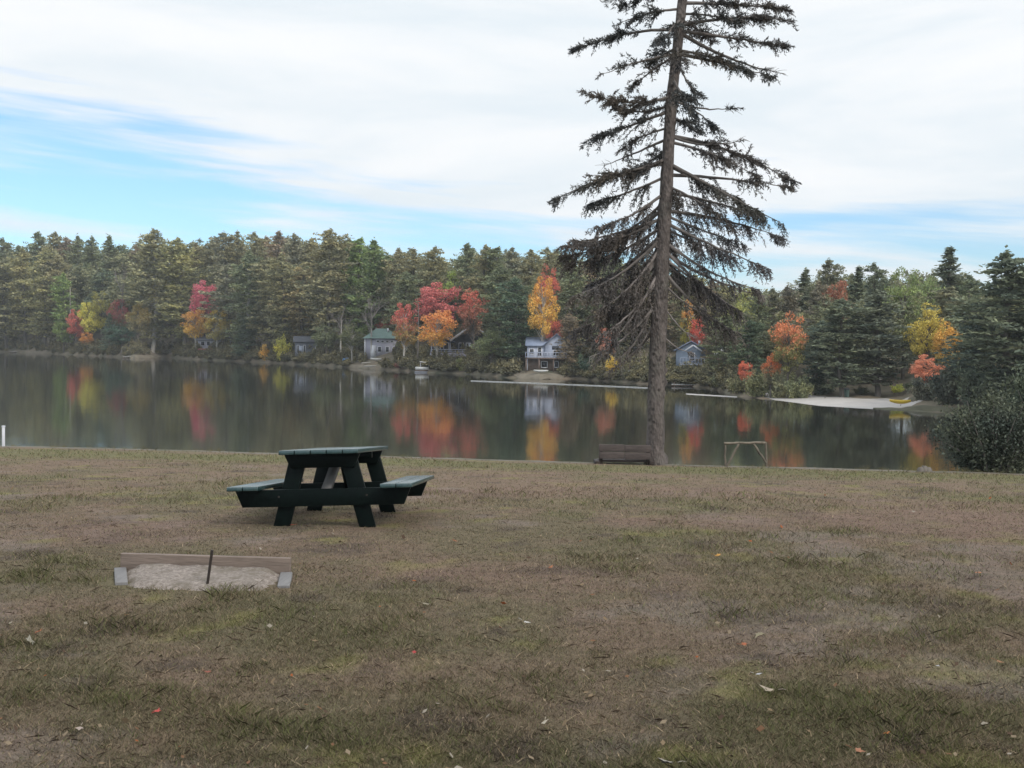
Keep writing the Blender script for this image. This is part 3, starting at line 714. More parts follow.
# shrubs with a face of their own
SHR = [(266, 344, 7, 1.6, YE, 'yellow shrub at the water left of the yellow-green bush'), (282, 337, 11, 1.8, YG, 'yellow-green bush at the water left of the grey shed'),
       (613, 357, 8, 2.0, (0.34, 0.26, 0.06), 'yellow bush at the water left of the big spruce trunk'), (588, 355, 14, 2.4, (0.05, 0.075, 0.05), 'dark green bush right of the white house'),
       (463, 358, 9, 1.5, (0.14, 0.15, 0.06), 'low green bush in front of the dark gabled house'), (571, 362, 9, 2.0, (0.06, 0.085, 0.06), 'dark low bush at the right corner of the white house'),
       (402, 362, 9, 1.0, (0.14, 0.07, 0.055), 'reddish brown bush at the foot of the red-topped maple'),
       (724, 371, 16, 3.0, (0.115, 0.12, 0.065), 'olive willow bush nearest the blue-grey house'), (742, 370, 16, 2.0, (0.13, 0.13, 0.07), 'olive willow bush behind the sand bar'),
       (760, 371, 17, 1.6, (0.14, 0.145, 0.075), 'middle olive willow bush below the orange-topped maple'), (778, 368, 17, 4.0, (0.15, 0.15, 0.085), 'pale willow bush where the beach begins'),
       (797, 374, 15, 6.0, (0.12, 0.13, 0.07), 'green willow bush at the back edge of the beach'),
       (822, 377, 16, 14, (0.06, 0.075, 0.05), 'dark bush behind the beach left of the green bin'), (862, 388, 11, 15, (0.09, 0.10, 0.06), 'low dull bush behind the beach right of the green bin'),
       (898, 388, 8, 18, (0.34, 0.36, 0.10), 'yellow-green bush behind the beach, coloured as if sunlit'), (912, 385, 9, 16, (0.07, 0.09, 0.05), 'dark bush behind the yellow canoe'),  # yellow-green one: sunlight is put into its bright leaf colour
       (925, 377, 18, 6.0, (0.085, 0.09, 0.065), 'grey-green bush at the right end of the beach'), (948, 366, 22, 4.0, (0.07, 0.08, 0.06), 'tall grey-green bush right of the salmon pink maple'),
       (978, 360, 26, 3.0, (0.065, 0.08, 0.055), 'tall dark bush on the grassy bank behind the nearby right shrub'), (1012, 358, 26, 3.0, (0.06, 0.075, 0.05), 'tall dark bush at the foot of the huge right-edge pine')]
for px, yt, hw, off, col, lab in SHR:
    p = far(px, off); h = max(0.8, at(px, yt, p.y).z - p.z)
    plant('shrub', p - Vector((0, 0, 0.05)), h, hw * p.y / F * 1.05, leaf_mat(col, var=0.5), lab, 'bush', 'willow_bush' if 'willow' in lab else 'leafy_bush')

# ------------------------------------------------------------------ houses on the far shore
M_grey = mat_plain('siding_lavender', (0.33, 0.325, 0.39), 0.8, 0.06, 3, 0.1, (1, 1, 6))
M_white = mat_plain('paint_white', (0.60, 0.61, 0.65), 0.6, 0.05, 3, 0.05)
M_whiteblue = mat_plain('siding_white', (0.37, 0.40, 0.49), 0.7, 0.05, 3, 0.1, (1, 1, 6))
M_teal = mat_plain('roof_teal', (0.12, 0.185, 0.17), 0.7, 0.15, 4, 0.2)
M_slate = mat_plain('roof_slate', (0.20, 0.24, 0.33), 0.75, 0.15, 4, 0.2)
M_dark = mat_plain('siding_dark', (0.07, 0.075, 0.09), 0.8, 0.2, 3, 0.2, (1, 1, 6))
M_shed = mat_plain('siding_shed', (0.16, 0.17, 0.20), 0.8, 0.15, 3, 0.2, (1, 1, 6))
M_blueg = mat_plain('siding_bluegrey', (0.17, 0.21, 0.27), 0.8, 0.15, 3, 0.2, (1, 1, 6))
M_brown = mat_plain('timber_brown', (0.15, 0.11, 0.09), 0.9, 0.25, 3, 0.2)
M_glass, _t, _b = new_mat('window_glass'); _b.inputs['Base Color'].default_value = (0.03, 0.035, 0.045, 1); _b.inputs['Roughness'].default_value = 0.08

class House:                                   # local frame: x right as seen from the lake, -y towards the lake
    def __init__(s, name, label, px, off, zadd=0.0, yaw=0.0, cat='house'):
        p = far(px, off); s.k = p.y / F; s.h = thing(name, label, cat, p + Vector((0, 0, zadd)), (0, 0, -math.atan2(p.x, p.y) + yaw))
    def part(s, name, mb, mat, parent=None): return mb.obj(name, mat, parent or s.h)
    def box(s, name, c, size, mat, parent=None, rot=None):
        mb = MB(); mb.box(c, size, rot); return s.part(name, mb, mat, parent)
    def window(s, x, y, z, w, h, fm=None):
        mb = MB(); t_ = 0.09
        for dx in (-1, 1): mb.box((x + dx * (w / 2), y - 0.03, z), (t_, 0.08, h + t_))
        for dz in (-1, 1): mb.box((x, y - 0.032, z + dz * h / 2), (w - t_, 0.076, t_))
        f = s.part('window', mb, fm or M_white); mb = MB(); mb.box((x, y - 0.012, z), (w - t_, 0.02, h - t_)); s.part('pane', mb, M_glass, f); return f
    def gable(s, name, x0, x1, y0, y1, z, rise, mat, over=0.3, th=0.14, axis='y'):
        mb = MB(); xm = (x0 + x1) / 2
        if axis == 'y':
            hw = (x1 - x0) / 2 + over; k = rise / ((x1 - x0) / 2); zl = z - k * over
            mb.prism([(xm - hw, zl), (xm, z + rise), (xm + hw, zl), (xm + hw, zl + th), (xm, z + rise + th), (xm - hw, zl + th)], y0 - over, y1 + over)
        else:
            ym = (y0 + y1) / 2; hw = (y1 - y0) / 2 + over; k = rise / ((y1 - y0) / 2); zl = z - k * over
            V0 = [(ym - hw, zl), (ym, z + rise), (ym + hw, zl), (ym + hw, zl + th), (ym, z + rise + th), (ym - hw, zl + th)]
            mb.prism(V0, x0 - over, x1 + over); Vv = mb.V[0]; mb.V[0] = np.stack([Vv[:, 1], Vv[:, 0], Vv[:, 2]], -1)
        return s.part(name, mb, mat)
    def walls(s, x0, x1, y0, y1, z0, z1, mat, rise=0.0, axis='y'):
        mb = MB()
        if axis == 'y' and rise: mb.prism([(x0, z0), (x1, z0), (x1, z1), ((x0 + x1) / 2, z1 + rise), (x0, z1)], y0, y1)
        elif rise:
            mb.prism([(y0, z0), (y1, z0), (y1, z1), ((y0 + y1) / 2, z1 + rise), (y0, z1)], x0, x1); Vv = mb.V[0]; mb.V[0] = np.stack([Vv[:, 1], Vv[:, 0], Vv[:, 2]], -1)
        else: mb.box(((x0 + x1) / 2, (y0 + y1) / 2, (z0 + z1) / 2), (x1 - x0, y1 - y0, z1 - z0))
        return s.part('wall', mb, mat)
    def rail(s, x0, x1, y, z, h=0.9, n=14):
        mb = MB(); mb.box(((x0 + x1) / 2, y, z + h), (x1 - x0, 0.08, 0.10)); mb.box(((x0 + x1) / 2, y, z + 0.12), (x1 - x0, 0.06, 0.08))
        for i in range(n): mb.box((x0 + (x1 - x0) * i / (n - 1), y, z + h / 2), (0.06, 0.05, h))
        return s.part('railing', mb, M_whiteblue)

# lavender-grey cottage, hipped teal roof
H = House('lake_cottage', 'lavender-grey cottage with a teal hipped roof on the far shore', 380, 10)
hb = 2.4; H.walls(-2.6, 3.2, 0, 5, -0.6, 2.9, M_grey)
mb = MB(); x0, x1, y0, y1, z0, z1 = -2.95, 3.55, -0.4, 5.4, 2.85, 4.55
mb.add([(x0, y0, z0), (x1, y0, z0), (x1, y1, z0), (x0, y1, z0), (x0 + 2.3, 2.5, z1), (x1 - 2.3, 2.5, z1)], [[3, 2, 1, 0]])
mb.add([(x0, y0, z0), (x1, y0, z0), (x1, y1, z0), (x0, y1, z0), (x0 + 2.3, 2.5, z1), (x1 - 2.3, 2.5, z1)], [[0, 1, 5, 4], [2, 3, 4, 5]])
mb.add([(x0, y0, z0), (x1, y0, z0), (x1, y1, z0), (x0, y1, z0), (x0 + 2.3, 2.5, z1), (x1 - 2.3, 2.5, z1)], [[1, 2, 5], [3, 0, 4]])
rf = H.part('roof', mb, M_teal); H.box('vent', (1.3, 1.6, 4.3), (0.3, 0.3, 0.6), M_white, rf)
dr = H.box('door', (-1.15, -0.04, 0.6), (0.95, 0.1, 2.2), M_white); H.box('handle', (-0.8, -0.12, 0.6), (0.06, 0.08, 0.2), M_dark, dr)
for x_ in (-0.1, 1.2, 2.4): H.window(x_, 0, 1.0, 0.6, 0.9)
for x_ in (-0.4, 0.4, 1.2, 2.0): H.window(x_, 0, 2.35, 0.5, 0.35)
H.box('corner_board', (-2.56, -0.03, 1.15), (0.22, 0.08, 3.5), M_white)
mb = MB()
for q in range(5): mb.box((-1.15, -0.35 - q * 0.3, -0.65 - q * 0.2), (1.0, 0.3, 0.2))
H.part('steps', mb, M_white)

# dark house with white-trimmed gable and balcony
H = House('gabled_house', 'dark house with white-trimmed gable and long balcony behind the golden maple', 459, 9)
H.walls(-4.2, 4.6, 1.2, 8, -0.8, 3.0, M_dark); H.walls(-0.6, 4.6, 0.9, 1.19, 3.0, 3.05, M_dark, 1.9)
H.gable('roof', -1.0, 5.0, 0.4, 8, 3.0, 2.2, M_slate, 0.35)
mb = MB(); mb.beam((-1.4, -0.02, 2.75), (2.0, -0.02, 5.28), 0.28, 0.1); mb.beam((5.4, -0.02, 2.75), (2.0, -0.02, 5.28), 0.28, 0.1); H.part('gable_trim', mb, M_white)
H.gable('porch_roof', -4.6, -0.8, 0.4, 8, 2.6, 0.9, M_slate, 0.2)
mb = MB(); mb.box((0.2, 0.5, 1.0), (9.2, 1.5, 0.15)); H.part('balcony_floor', mb, M_brown)
for x_ in (-3.2, -2.0, 0.3, 1.4, 2.5, 3.6): H.window(x_, 1.2, 1.95, 0.7, 1.0)
mb = MB(); mb.box((0.2, -0.22, 0.62), (9.2, 0.06, 0.62)); H.part('balcony_panel', mb, M_grey)
for x_ in (-4.2, -1.4, 1.5, 4.5): H.box('post', (x_, -0.05, 0.8), (0.14, 0.14, 3.4), M_whiteblue)
H.rail(-4.3, 4.7, -0.26, 0.98, 0.45, 18)

# white house with deck
H = House('white_house', 'white two-storey house with railed deck above a patch of sand', 542, 5.5)
H.walls(-2.0, 0.4, 0.3, 5, -0.4, 3.0, M_whiteblue, 1.0, 'x'); H.gable('roof', -2.0, 0.4, 0.3, 5, 3.0, 1.0, M_slate, 0.25, axis='x')
H.walls(0.4, 3.4, 0.0, 5.2, -0.4, 3.2, M_whiteblue, 1.3); H.gable('roof', 0.4, 3.4, 0.0, 5.2, 3.2, 1.3, M_slate, 0.22)
ch = H.box('chimney', (0.75, 2.2, 4.3), (0.45, 0.45, 1.4), M_white)
H.box('window_band', (1.75, -0.02, 2.75), (0.9, 0.05, 0.5), M_dark)
H.window(1.9, 0, 2.05, 0.9, 0.7); H.window(-0.35, 0.3, 2.2, 0.5, 1.2); H.window(-1.4, 0.3, 2.2, 0.6, 0.7)
H.box('deck', (0.5, -0.5, 1.32), (5.4, 1.0, 0.16), M_brown); H.rail(-2.2, 3.2, -0.95, 1.4, 0.7, 16)
for x_ in (-2.1, -0.4, 1.5, 3.1): H.box('post', (x_, -0.9, 0.35), (0.14, 0.14, 1.8), M_brown)
H.box('basement_wall', (0.7, -0.05, 0.42), (5.2, 0.06, 1.6), M_brown); H.window(1.9, -0.1, 0.55, 0.5, 0.8); H.window(0.3, -0.1, 0.5, 0.8, 0.8)

# blue-grey house right of the spruce
H = House('bluegrey_house', 'blue-grey house with white-framed windows right of the big spruce trunk', 692, 6)
H.walls(-1.9, 1.6, 0.5, 5, -0.5, 3.1, M_blueg, 1.0); H.gable('roof', -1.9, 1.6, 0.5, 5, 3.1, 1.0, M_slate, 0.25)
mb = MB(); mb.beam((-0.9, 0.12, 3.0), (0.1, 0.12, 3.7), 0.16, 0.06); mb.beam((1.1, 0.12, 3.0), (0.1, 0.12, 3.7), 0.16, 0.06); H.part('gable_trim', mb, M_white)
H.window(0.0, 0.5, 2.35, 0.55, 0.9); H.window(-1.3, 0.5, 0.6, 0.8, 1.1); H.window(0.9, 0.5, 0.6, 0.6, 0.6)
H.box('balcony_floor', (0, 0.0, 1.42), (2.8, 1.0, 0.14), M_whiteblue); H.rail(-1.4, 1.4, -0.45, 1.48, 0.7, 9)
H.box('vent', (0.8, 1.5, 4.0), (0.25, 0.25, 0.5), M_white)

# grey shed and the low house at left
H = House('grey_shed', 'dark grey shed with white-trimmed door among the pines', 311, 8, cat='shed')
H.walls(-3.0, 3.0, 0, 4, -0.6, 2.4, M_shed, 0.9, 'x'); H.gable('roof', -3.0, 3.0, 0, 4, 2.4, 0.9, M_dark, 0.3, axis='x')
H.window(-2.4, 0, 1.0, 0.35, 1.5); H.window(-1.2, 0, 1.0, 0.35, 1.5); H.box('door', (-1.8, -0.03, 0.7), (0.7, 0.08, 1.9), M_whiteblue); H.window(1.2, 0, 1.3, 0.8, 0.7)
H.box('bench_seat', (2.0, -0.6, 0.2), (1.4, 0.5, 0.4), M_whiteblue)
H = House('low_house', 'low pale house half hidden under the orange and yellow maples', 217, 11)
H.walls(-4, 4, 0, 5, -0.5, 1.9, M_grey, 1.0, 'x'); H.gable('roof', -4, 4, 0, 5, 1.9, 1.0, M_dark, 0.35, axis='x')
for x_ in (-3.0, -1.8, -0.6, 0.8, 2.0, 3.2): H.window(x_, 0, 1.15, 0.75, 0.9)
H.box('deck', (-0.5, -0.8, -0.1), (7.0, 1.2, 0.35), mat_plain('deck_red', (0.20, 0.07, 0.06), 0.8))

# ------------------------------------------------------------------ boats, docks and bits on the far bank
def hull(name, label, px, off, length, width, height, mat, yaw=0.0, upside=False, cat='boat', zadd=0.0, inner=None):
    p = far(px, off); n = 15; rows = []; prof = 9
    for i in range(n):
        u = i / (n - 1); x = (u - 0.5) * length; w = width / 2 * (math.sin(math.pi * min(1, 0.08 + u * 0.92)) ** 0.55) + 0.01; sheer = 0.12 * height * (2 * u - 1) ** 2
        for k in range(prof):
            a = math.pi * k / (prof - 1); rows.append((x, -math.cos(a) * w, -math.sin(a) ** 0.7 * height * (0.35 + 0.65 * math.sin(math.pi * (0.1 + 0.8 * u))) + sheer + height))
    V_ = np.array(rows)
    if upside: V_[:, 2] = height * 1.05 - V_[:, 2]
    mb = MB(); ii = (np.arange(n - 1)[:, None] * prof + np.arange(prof - 1)[None]); mb.add(V_, np.stack([ii, ii + 1, ii + prof + 1, ii + prof], -1).reshape(-1, 4))
    t = thing(name, label, cat, p + Vector((0, 0, zadd + 0.06)), (0, 0, yaw - math.atan2(p.x, p.y)))
    h = mb.obj('hull', mat, t, smooth=True); so_ = h.modifiers.new('shell', 'SOLIDIFY'); so_.thickness = 0.04
    if not upside:
        for q in (-0.2, 0.18):
            mb = MB(); mb.box((q * length, 0, height * 0.75), (0.22, width * 0.85, 0.04)); mb.obj('seat', inner or M_brown, t)
    else:
        mb = MB(); mb.tube([(-length * 0.42, 0, height * 0.8), (0, 0, height * 1.08), (length * 0.42, 0, height * 0.8)], 0.03, 5); mb.obj('keel', inner or M_white, t)
    return t
M_yel = mat_plain('paint_yellow', (0.62, 0.42, 0.03), 0.5, 0.1, 3, 0.0)
M_blue = mat_plain('tarp_blue', (0.03, 0.22, 0.55), 0.6, 0.15, 3, 0.2)
M_pale = mat_plain('paint_pale', (0.50, 0.50, 0.49), 0.5, 0.08, 3, 0.05)
hull('yellow_canoe', 'yellow canoe lying on the grassy bank at the end of the beach', 901, 2.6, 1.6, 0.5, 0.30, M_yel, cat='canoe', zadd=0.30, inner=M_yel)
hull('blue_boat', 'boat upturned and bright blue on the bank left of the teal-roofed cottage', 348, 3.0, 1.9, 1.0, 0.45, M_blue, upside=True, zadd=0.25, inner=M_blue)
hull('white_boat', 'white rowing boat on the slope below the teal-roofed cottage', 376, 4.2, 1.9, 0.8, 0.4, M_pale, zadd=0.2)
hull('white_boat', 'white boat lying on the sand below the white house', 541, 2.2, 1.9, 0.7, 0.32, M_pale, zadd=0.12, inner=M_blue)
hull('white_dinghy', 'upturned white dinghy on the bank left of the big spruce trunk', 631, 3.0, 1.5, 0.8, 0.42, M_pale, upside=True, zadd=0.25)
t = hull('white_dinghy', 'tilted white dinghy under the trees right of the blue-grey house', 722, 5.5, 1.6, 0.9, 0.5, M_pale, upside=True, zadd=3.1); t.rotation_euler.y = R(-22)
p = t.location.copy()
mb = MB()
for dx in (-0.45, 0.45):
    for dy in (-0.3, 0.3): mb.tube([(dx, dy, -3.6), (dx * 0.9, dy, 0.14 - dx * 0.38)], 0.045, 6)
for dx in (-0.43, 0.43): mb.tube([(dx, -0.4, 0.08 - dx * 0.38), (dx, 0.4, 0.08 - dx * 0.38)], 0.04, 6)
o = mb.obj('boat_stand', M_brown); o.location = p; tag(o, 'tall timber boat stand under the tilted white dinghy', 'boat stand')
# pontoon boat at the dark house
p = far(423, 0.2); t = thing('pontoon_boat', 'small white pontoon boat with canopy moored before the dark gabled house', 'boat', Vector((p.x, p.y - 0.8, LAKE)))
for dy in (-0.6, 0.6):
    mb = MB(); mb.tube([(-1.15, dy, 0.08), (-1.0, dy, 0.05), (1.0, dy, 0.05), (1.15, dy, 0.12)], [0.08, 0.2, 0.2, 0.06], 8); mb.obj('pontoon', M_shed, t)
mb = MB(); mb.box((0, 0, 0.31), (2.1, 1.5, 0.1)); mb.obj('deck', M_brown, t)
mb = MB()
for dy in (-0.72, 0.72): mb.box((0, dy, 0.62), (2.05, 0.04, 0.45))
mb.box((-1.0, 0, 0.62), (0.04, 1.4, 0.45)); mb.obj('side_panel', M_pale, t)
mb = MB(); mb.box((0.35, 0, 1.55), (1.5, 1.4, 0.12), (0, 0.08, 0)); mb.obj('canopy', M_pale, t, bevel=0.04)
mb = MB()
for dx in (-0.3, 0.95):
    for dy in (-0.65, 0.65): mb.tube([(dx, dy, 0.36), (dx, dy, 1.5)], 0.03, 5)
mb.obj('canopy_frame', M_white, t)
# docks
def dock(name, label, px, off, length, width, mat, yaw=0.0, z=0.35):
    p = far(px, off); t = thing(name, label, 'dock', Vector((p.x, p.y, LAKE)), (0, 0, yaw - math.atan2(p.x, p.y)))
    mb = MB(); n = int(length / 0.25)
    for i in range(n): mb.box((-length / 2 + (i + 0.5) * length / n, 0, z), (length / n * 0.9, width, 0.06))
    mb.obj('deck', mat, t); mb = MB()
    for dy in (-0.45, 0.45): mb.box((0, dy * width, z - 0.09), (length, 0.08, 0.12))
    mb.obj('joist', M_brown, t)
    for dx in (-0.4, 0.4):
        for dy in (-0.4, 0.4):
            mb = MB(); mb.tube([(dx * length, dy * width, -1.2), (dx * length, dy * width, z + 0.25)], 0.07, 7); mb.obj('post', M_brown, t)
    return t
dock('short_dock', 'short pale dock at the sandy bank under the twin tall pines', 128, -0.6, 2.2, 1.8, M_pale)
dock('short_dock', 'short white dock at the water on the left photo edge', 14, -0.4, 2.2, 1.6, M_pale)
dock('low_dock', 'low pale dock at the water below the blue-grey house', 686, -0.5, 3.2, 0.8, M_pale, z=0.22)
# fallen logs on the bank below the cottage
for px, off, ln, yaw, lab in ((371, 0.4, 2.4, -0.25, 'pale driftwood log at the water below the teal-roofed cottage'), (366, 2.0, 1.6, 0.5, 'short pale log on the bank behind the driftwood log')):
    p = far(px, off); mb = MB(); mb.tube([(-ln / 2, 0, 0.05), (0, 0.05, 0.1), (ln / 2, 0, 0.16)], [0.1, 0.12, 0.07], 7)
    o = mb.obj('driftwood_log', M_bark_pale); o.location = p + Vector((0, 0, 0.2)); o.rotation_euler.z = yaw; tag(o, lab, 'log')
p = far(384, 1.2); mb = MB(); mb.tube([(0, 0, -0.3), (0, 0, 1.0), (0.1, 0, 1.15), (0.25, 0, 1.1)], [0.06, 0.06, 0.06, 0.05], 7)
o = mb.obj('mooring_post', M_pale); o.location = p; tag(o, 'white hooked mooring post right of the white rowing boat', 'post')
# white storage chest by the white house, green bin on the beach
p = far(529, 4.2); t = thing('storage_chest', 'white storage chest under the left end of the white house deck', 'chest', p, (0, 0, -math.atan2(p.x, p.y)))
mb = MB(); mb.box((0, 0, 0.40), (0.5, 0.45, 0.8)); mb.obj('body', M_white, t, bevel=0.02); mb = MB(); mb.box((0, 0, 0.84), (0.56, 0.5, 0.08)); mb.obj('lid', M_white, t, bevel=0.02)
p = far(847, 13); t = thing('litter_bin', 'grey-green litter bin at the back of the beach', 'bin', p)
mb = MB(); mb.tube([(0, 0, 0), (0, 0, 0.65)], [0.22, 0.27], 14); mb.obj('body', mat_plain('bin_green', (0.16, 0.24, 0.22), 0.6), t); mb = MB(); mb.tube([(0, 0, 0.652), (0, 0, 0.75), (0, 0, 0.82)], [0.29, 0.24, 0.08], 14); mb.obj('lid', M_shed, t)
# thin pale tube lying across the water surface
a0 = onplane(471, 381.0, LAKE); a1 = onplane(658, 388.6, LAKE); mb = MB(); pts = []
for i in range(60):
    q = a0.lerp(a1, i / 59); pts.append((q.x, q.y + 0.8 * math.sin(i * 0.05), LAKE + 0.03 + 0.01 * math.sin(i * 1.7)))
mb.tube(pts, 0.05, 6)
tag(mb.obj('pale_line', mat_plain('line_pale', (0.42, 0.42, 0.41), 0.8), smooth=True), 'thin pale line lying across the water before the white house', 'float line')

# ------------------------------------------------------------------ thin autumn haze over the lake
mb = MB(); mb.box((0, 700, 20), (2600, 1700, 64)); hz = mb.obj('haze', None)
m = bpy.data.materials.new('haze_air'); m.use_nodes = True; t = m.node_tree; t.nodes.clear()
pv = N(t, 'ShaderNodeVolumePrincipled'); pv.inputs['Color'].default_value = (0.86, 0.90, 0.95, 1); pv.inputs['Density'].default_value = HAZE; pv.inputs['Anisotropy'].default_value = 0.2
L(t, pv.outputs[0], N(t, 'ShaderNodeOutputMaterial').inputs['Volume']); hz.data.materials.append(m); hz['kind'] = 'stuff'

# ------------------------------------------------------------------ the big spruce on the bank
SY = 26.0
TRK = [(463, 655), (400, 656), (300, 659.5), (225, 664), (100, 671.5), (0, 682.5), (-120, 694), (-260, 704), (-400, 712)]
TRK_Y = np.array([q[0] for q in TRK])[::-1]; TRK_X = np.array([q[1] for q in TRK])[::-1]
def trunk_at(py): return np.array(at(float(np.interp(py, TRK_Y, TRK_X)), py, SY))
base = trunk_at(463); base[2] = float(zlawn(base[0], base[1])) - 0.02
spruce = thing('spruce_tree', 'tall gaunt spruce with drooping dark boughs on the near bank', 'tree', tuple(base))
def loc_(v): return np.asarray(v, float) - base
M_sbark, t, b = new_mat('spruce_bark'); tcn = N(t, 'ShaderNodeTexCoord'); mp = N(t, 'ShaderNodeMapping'); mp.inputs['Scale'].default_value = (1, 1, 0.45); L(t, tcn.outputs['Object'], mp.inputs[0])
vo = N(t, 'ShaderNodeTexVoronoi'); vo.inputs['Scale'].default_value = 22; L(t, mp.outputs[0], vo.inputs['Vector'])
nz = NOISE(t, mp.outputs[0], 9, 6, 0.7); nl = NOISE(t, tcn.outputs['Object'], 2.2, 4, 0.6)
c = MIX(t, MR(t, nz, 0.3, 0.7, 0, 1), (0.042, 0.034, 0.031), (0.155, 0.130, 0.121)); c = MIX(t, MR(t, nl, 0.5, 0.68, 0, 0.5), c, (0.11, 0.105, 0.09))
vk = N(t, 'ShaderNodeTexVoronoi'); vk.inputs['Scale'].default_value = 6.5; L(t, tcn.outputs['Object'], vk.inputs['Vector'])
c = MIX(t, MR(t, vk.outputs['Distance'], 0.16, 0.30, 0.8, 0.0), c, (0.028, 0.022, 0.020))      # old branch scars
L(t, c, b.inputs['Base Color']); b.inputs['Roughness'].default_value = 0.95
bp = N(t, 'ShaderNodeBump'); bp.inputs['Strength'].default_value = 0.9; bp.inputs['Distance'].default_value = 0.03
L(t, M2(t, 'ADD', vo.outputs['Distance'], nz), bp.inputs['Height']); L(t, bp.outputs[0], b.inputs['Normal'])
# trunk with knots
ns, ss = 150, 20; pys = np.linspace(463, -400, ns); mb = MB(); rows = []
gk = np.random.default_rng(3)
for i, py in enumerate(pys):
    c_ = loc_(trunk_at(py)); wpx = np.interp(py, [-400, -100, 0, 60, 225, 300, 440, 455, 463], [1.0, 8.0, 9.6, 10.5, 14.0, 17.5, 18.5, 20.5, 26.0])
    for k in range(ss):
        a = k * 2 * math.pi / ss; r = 0.94 * wpx / 2 * SY / F * (1 + 0.14 * (fbm(np.array([a * 2.2]), np.array([py * 0.08]), 77)[0] - 0.5) * 2 + (0.30 if gk.uniform() < 0.025 else 0))
        rows.append((c_[0] + r * math.cos(a), c_[1] + r * math.sin(a), c_[2] if i else -0.12))
ii = np.arange(ns - 1)[:, None] * ss; j = np.arange(ss)[None]; mb.add(rows, np.stack([ii + j, ii + (j + 1) % ss, ii + ss + (j + 1) % ss, ii + ss + j], -1).reshape(-1, 4))
mb.obj('trunk', M_sbark, spruce, smooth=True)
M_ndl = leaf_mat((0.034, 0.037, 0.036), trans=0.15, var=0.5)
M_ndl2 = leaf_mat((0.042, 0.040, 0.037), trans=0.15, var=0.5)
M_ndl3 = leaf_mat((0.054, 0.052, 0.050), trans=0.15, var=0.5)
M_limb = mat_plain('spruce_limb', (0.115, 0.10, 0.092), 0.95, 0.3, 6, 0.3)
gs = np.random.default_rng(21)
# (start y on the trunk, tip x, tip y, foliage from, foliage amount, sag in px, hang)
BR_ = [(9, 619, 24, .25, 1.2, 4, .3), (-8, 622, 6, .25, 1.1, 3, .3), (30, 577, 49, .35, 1.3, 8, .3), (54, 601, 75, .5, .5, 3, .3), (55, 630, 88, .3, .9, 2, .5), (96, 585, 92, .15, 1.3, -8, .4),
       (104, 610, 104, .1, 1.5, -6, .5), (111, 579, 144, .2, 1.1, 4, .5), (138, 603, 166, .8, .15, 2, .3), (128, 620, 150, .2, 1.0, 3, .5), (163, 555, 200, .12, 1.6, 8, .6), (158, 590, 176, .1, 1.4, -4, .6), (176, 585, 205, .2, 1.2, 0, .7),
       (192, 588, 229, .15, 1.1, -5, .8), (200, 600, 240, .1, 1.2, -6, 1.0), (207, 562, 256, .1, 1.6, -10, 1.0), (215, 575, 240, .1, 1.5, -9, 1.0), (225, 567, 264, .1, 1.6, -10, 1.1), (232, 590, 285, .1, 1.5, -10, 1.3), (240, 605, 292, .1, 1.4, -10, 1.3),
       (247, 588, 318, .15, 1.3, -14, 1.3), (255, 620, 318, .1, 1.3, -8, 1.4), (262, 608, 306, .75, .3, -12, .8), (270, 632, 338, .2, 1.0, -8, 1.4), (275, 600, 335, .3, .9, -14, 1.2),
       (3, 788, 10, .15, 1.4, 4, .3), (-6, 770, -6, .15, 1.3, 3, .3), (14, 740, 22, .15, 1.4, 3, .4), (26, 793, 21, .35, 1.3, 10, .3), (31, 787, 47, .4, 1.0, 2, .3), (32, 785, 73, .75, .12, -8, .3), (54, 773, 78, .35, 1.2, 6, .4), (50, 735, 66, .2, 1.1, 4, .4),
       (58, 697, 94, .4, .7, -2, .6), (92, 718, 128, .15, 1.2, -4, .7), (100, 735, 108, .8, .15, -6, .3), (136, 790, 180, .25, 1.3, 8, .5), (136, 745, 140, .7, .25, -4, .3), (142, 760, 178, .2, 1.2, 4, .6), (163, 786, 226, .25, 1.0, 0, .7),
       (165, 740, 198, .15, 1.3, 2, .7), (175, 790, 188, .55, .7, 8, .5), (192, 763, 217, .2, 1.2, 0, .8), (186, 730, 222, .15, 1.2, 2, .9), (211, 780, 237, .2, 1.2, 6, .9), (215, 745, 245, .15, 1.2, 0, 1.1), (222, 769, 268, .15, 1.3, -2, 1.2), (228, 735, 258, .1, 1.2, -4, 1.2),
       (240, 762, 290, .2, .8, -6, 1.1), (251, 771, 297, .6, .3, -8, .8), (248, 752, 318, .15, 1.2, -10, 1.4), (256, 728, 300, .15, 1.1, -6, 1.4), (262, 712, 290, .15, 1.0, -6, 1.3), (268, 746, 335, .4, 1.0, -14, 1.3), (280, 705, 315, .4, .5, -6, 1.0),
       (285, 615, 360, .6, .25, -16, .9), (300, 590, 357, .5, .25, -14, .9), (310, 628, 358, .6, .3, -10, .9), (322, 605, 372, .7, .12, -12, .8), (300, 688, 335, .9, .1, -5, .6), (330, 690, 352, .9, .1, -6, .6)]
BR_ += [(218, 560, 246, .3, 1.2, -6, .9), (236, 572, 296, .25, 1.2, -10, 1.2), (244, 600, 310, .2, 1.2, -10, 1.3), (252, 575, 330, .3, 1.0, -14, 1.2), (265, 612, 340, .25, 1.0, -12, 1.2)]
for y0 in np.linspace(-20, -380, 22):                      # above the picture
    s_ = 1 if gs.uniform() < 0.5 else -1; wd = np.interp(y0, [-400, 0], [12, 95]); xs_ = np.interp(y0, TRK_Y, TRK_X)
    BR_.append((y0, xs_ + s_ * wd * gs.uniform(0.6, 1), y0 + gs.uniform(5, 25), .2, 1.2, 5, .3))
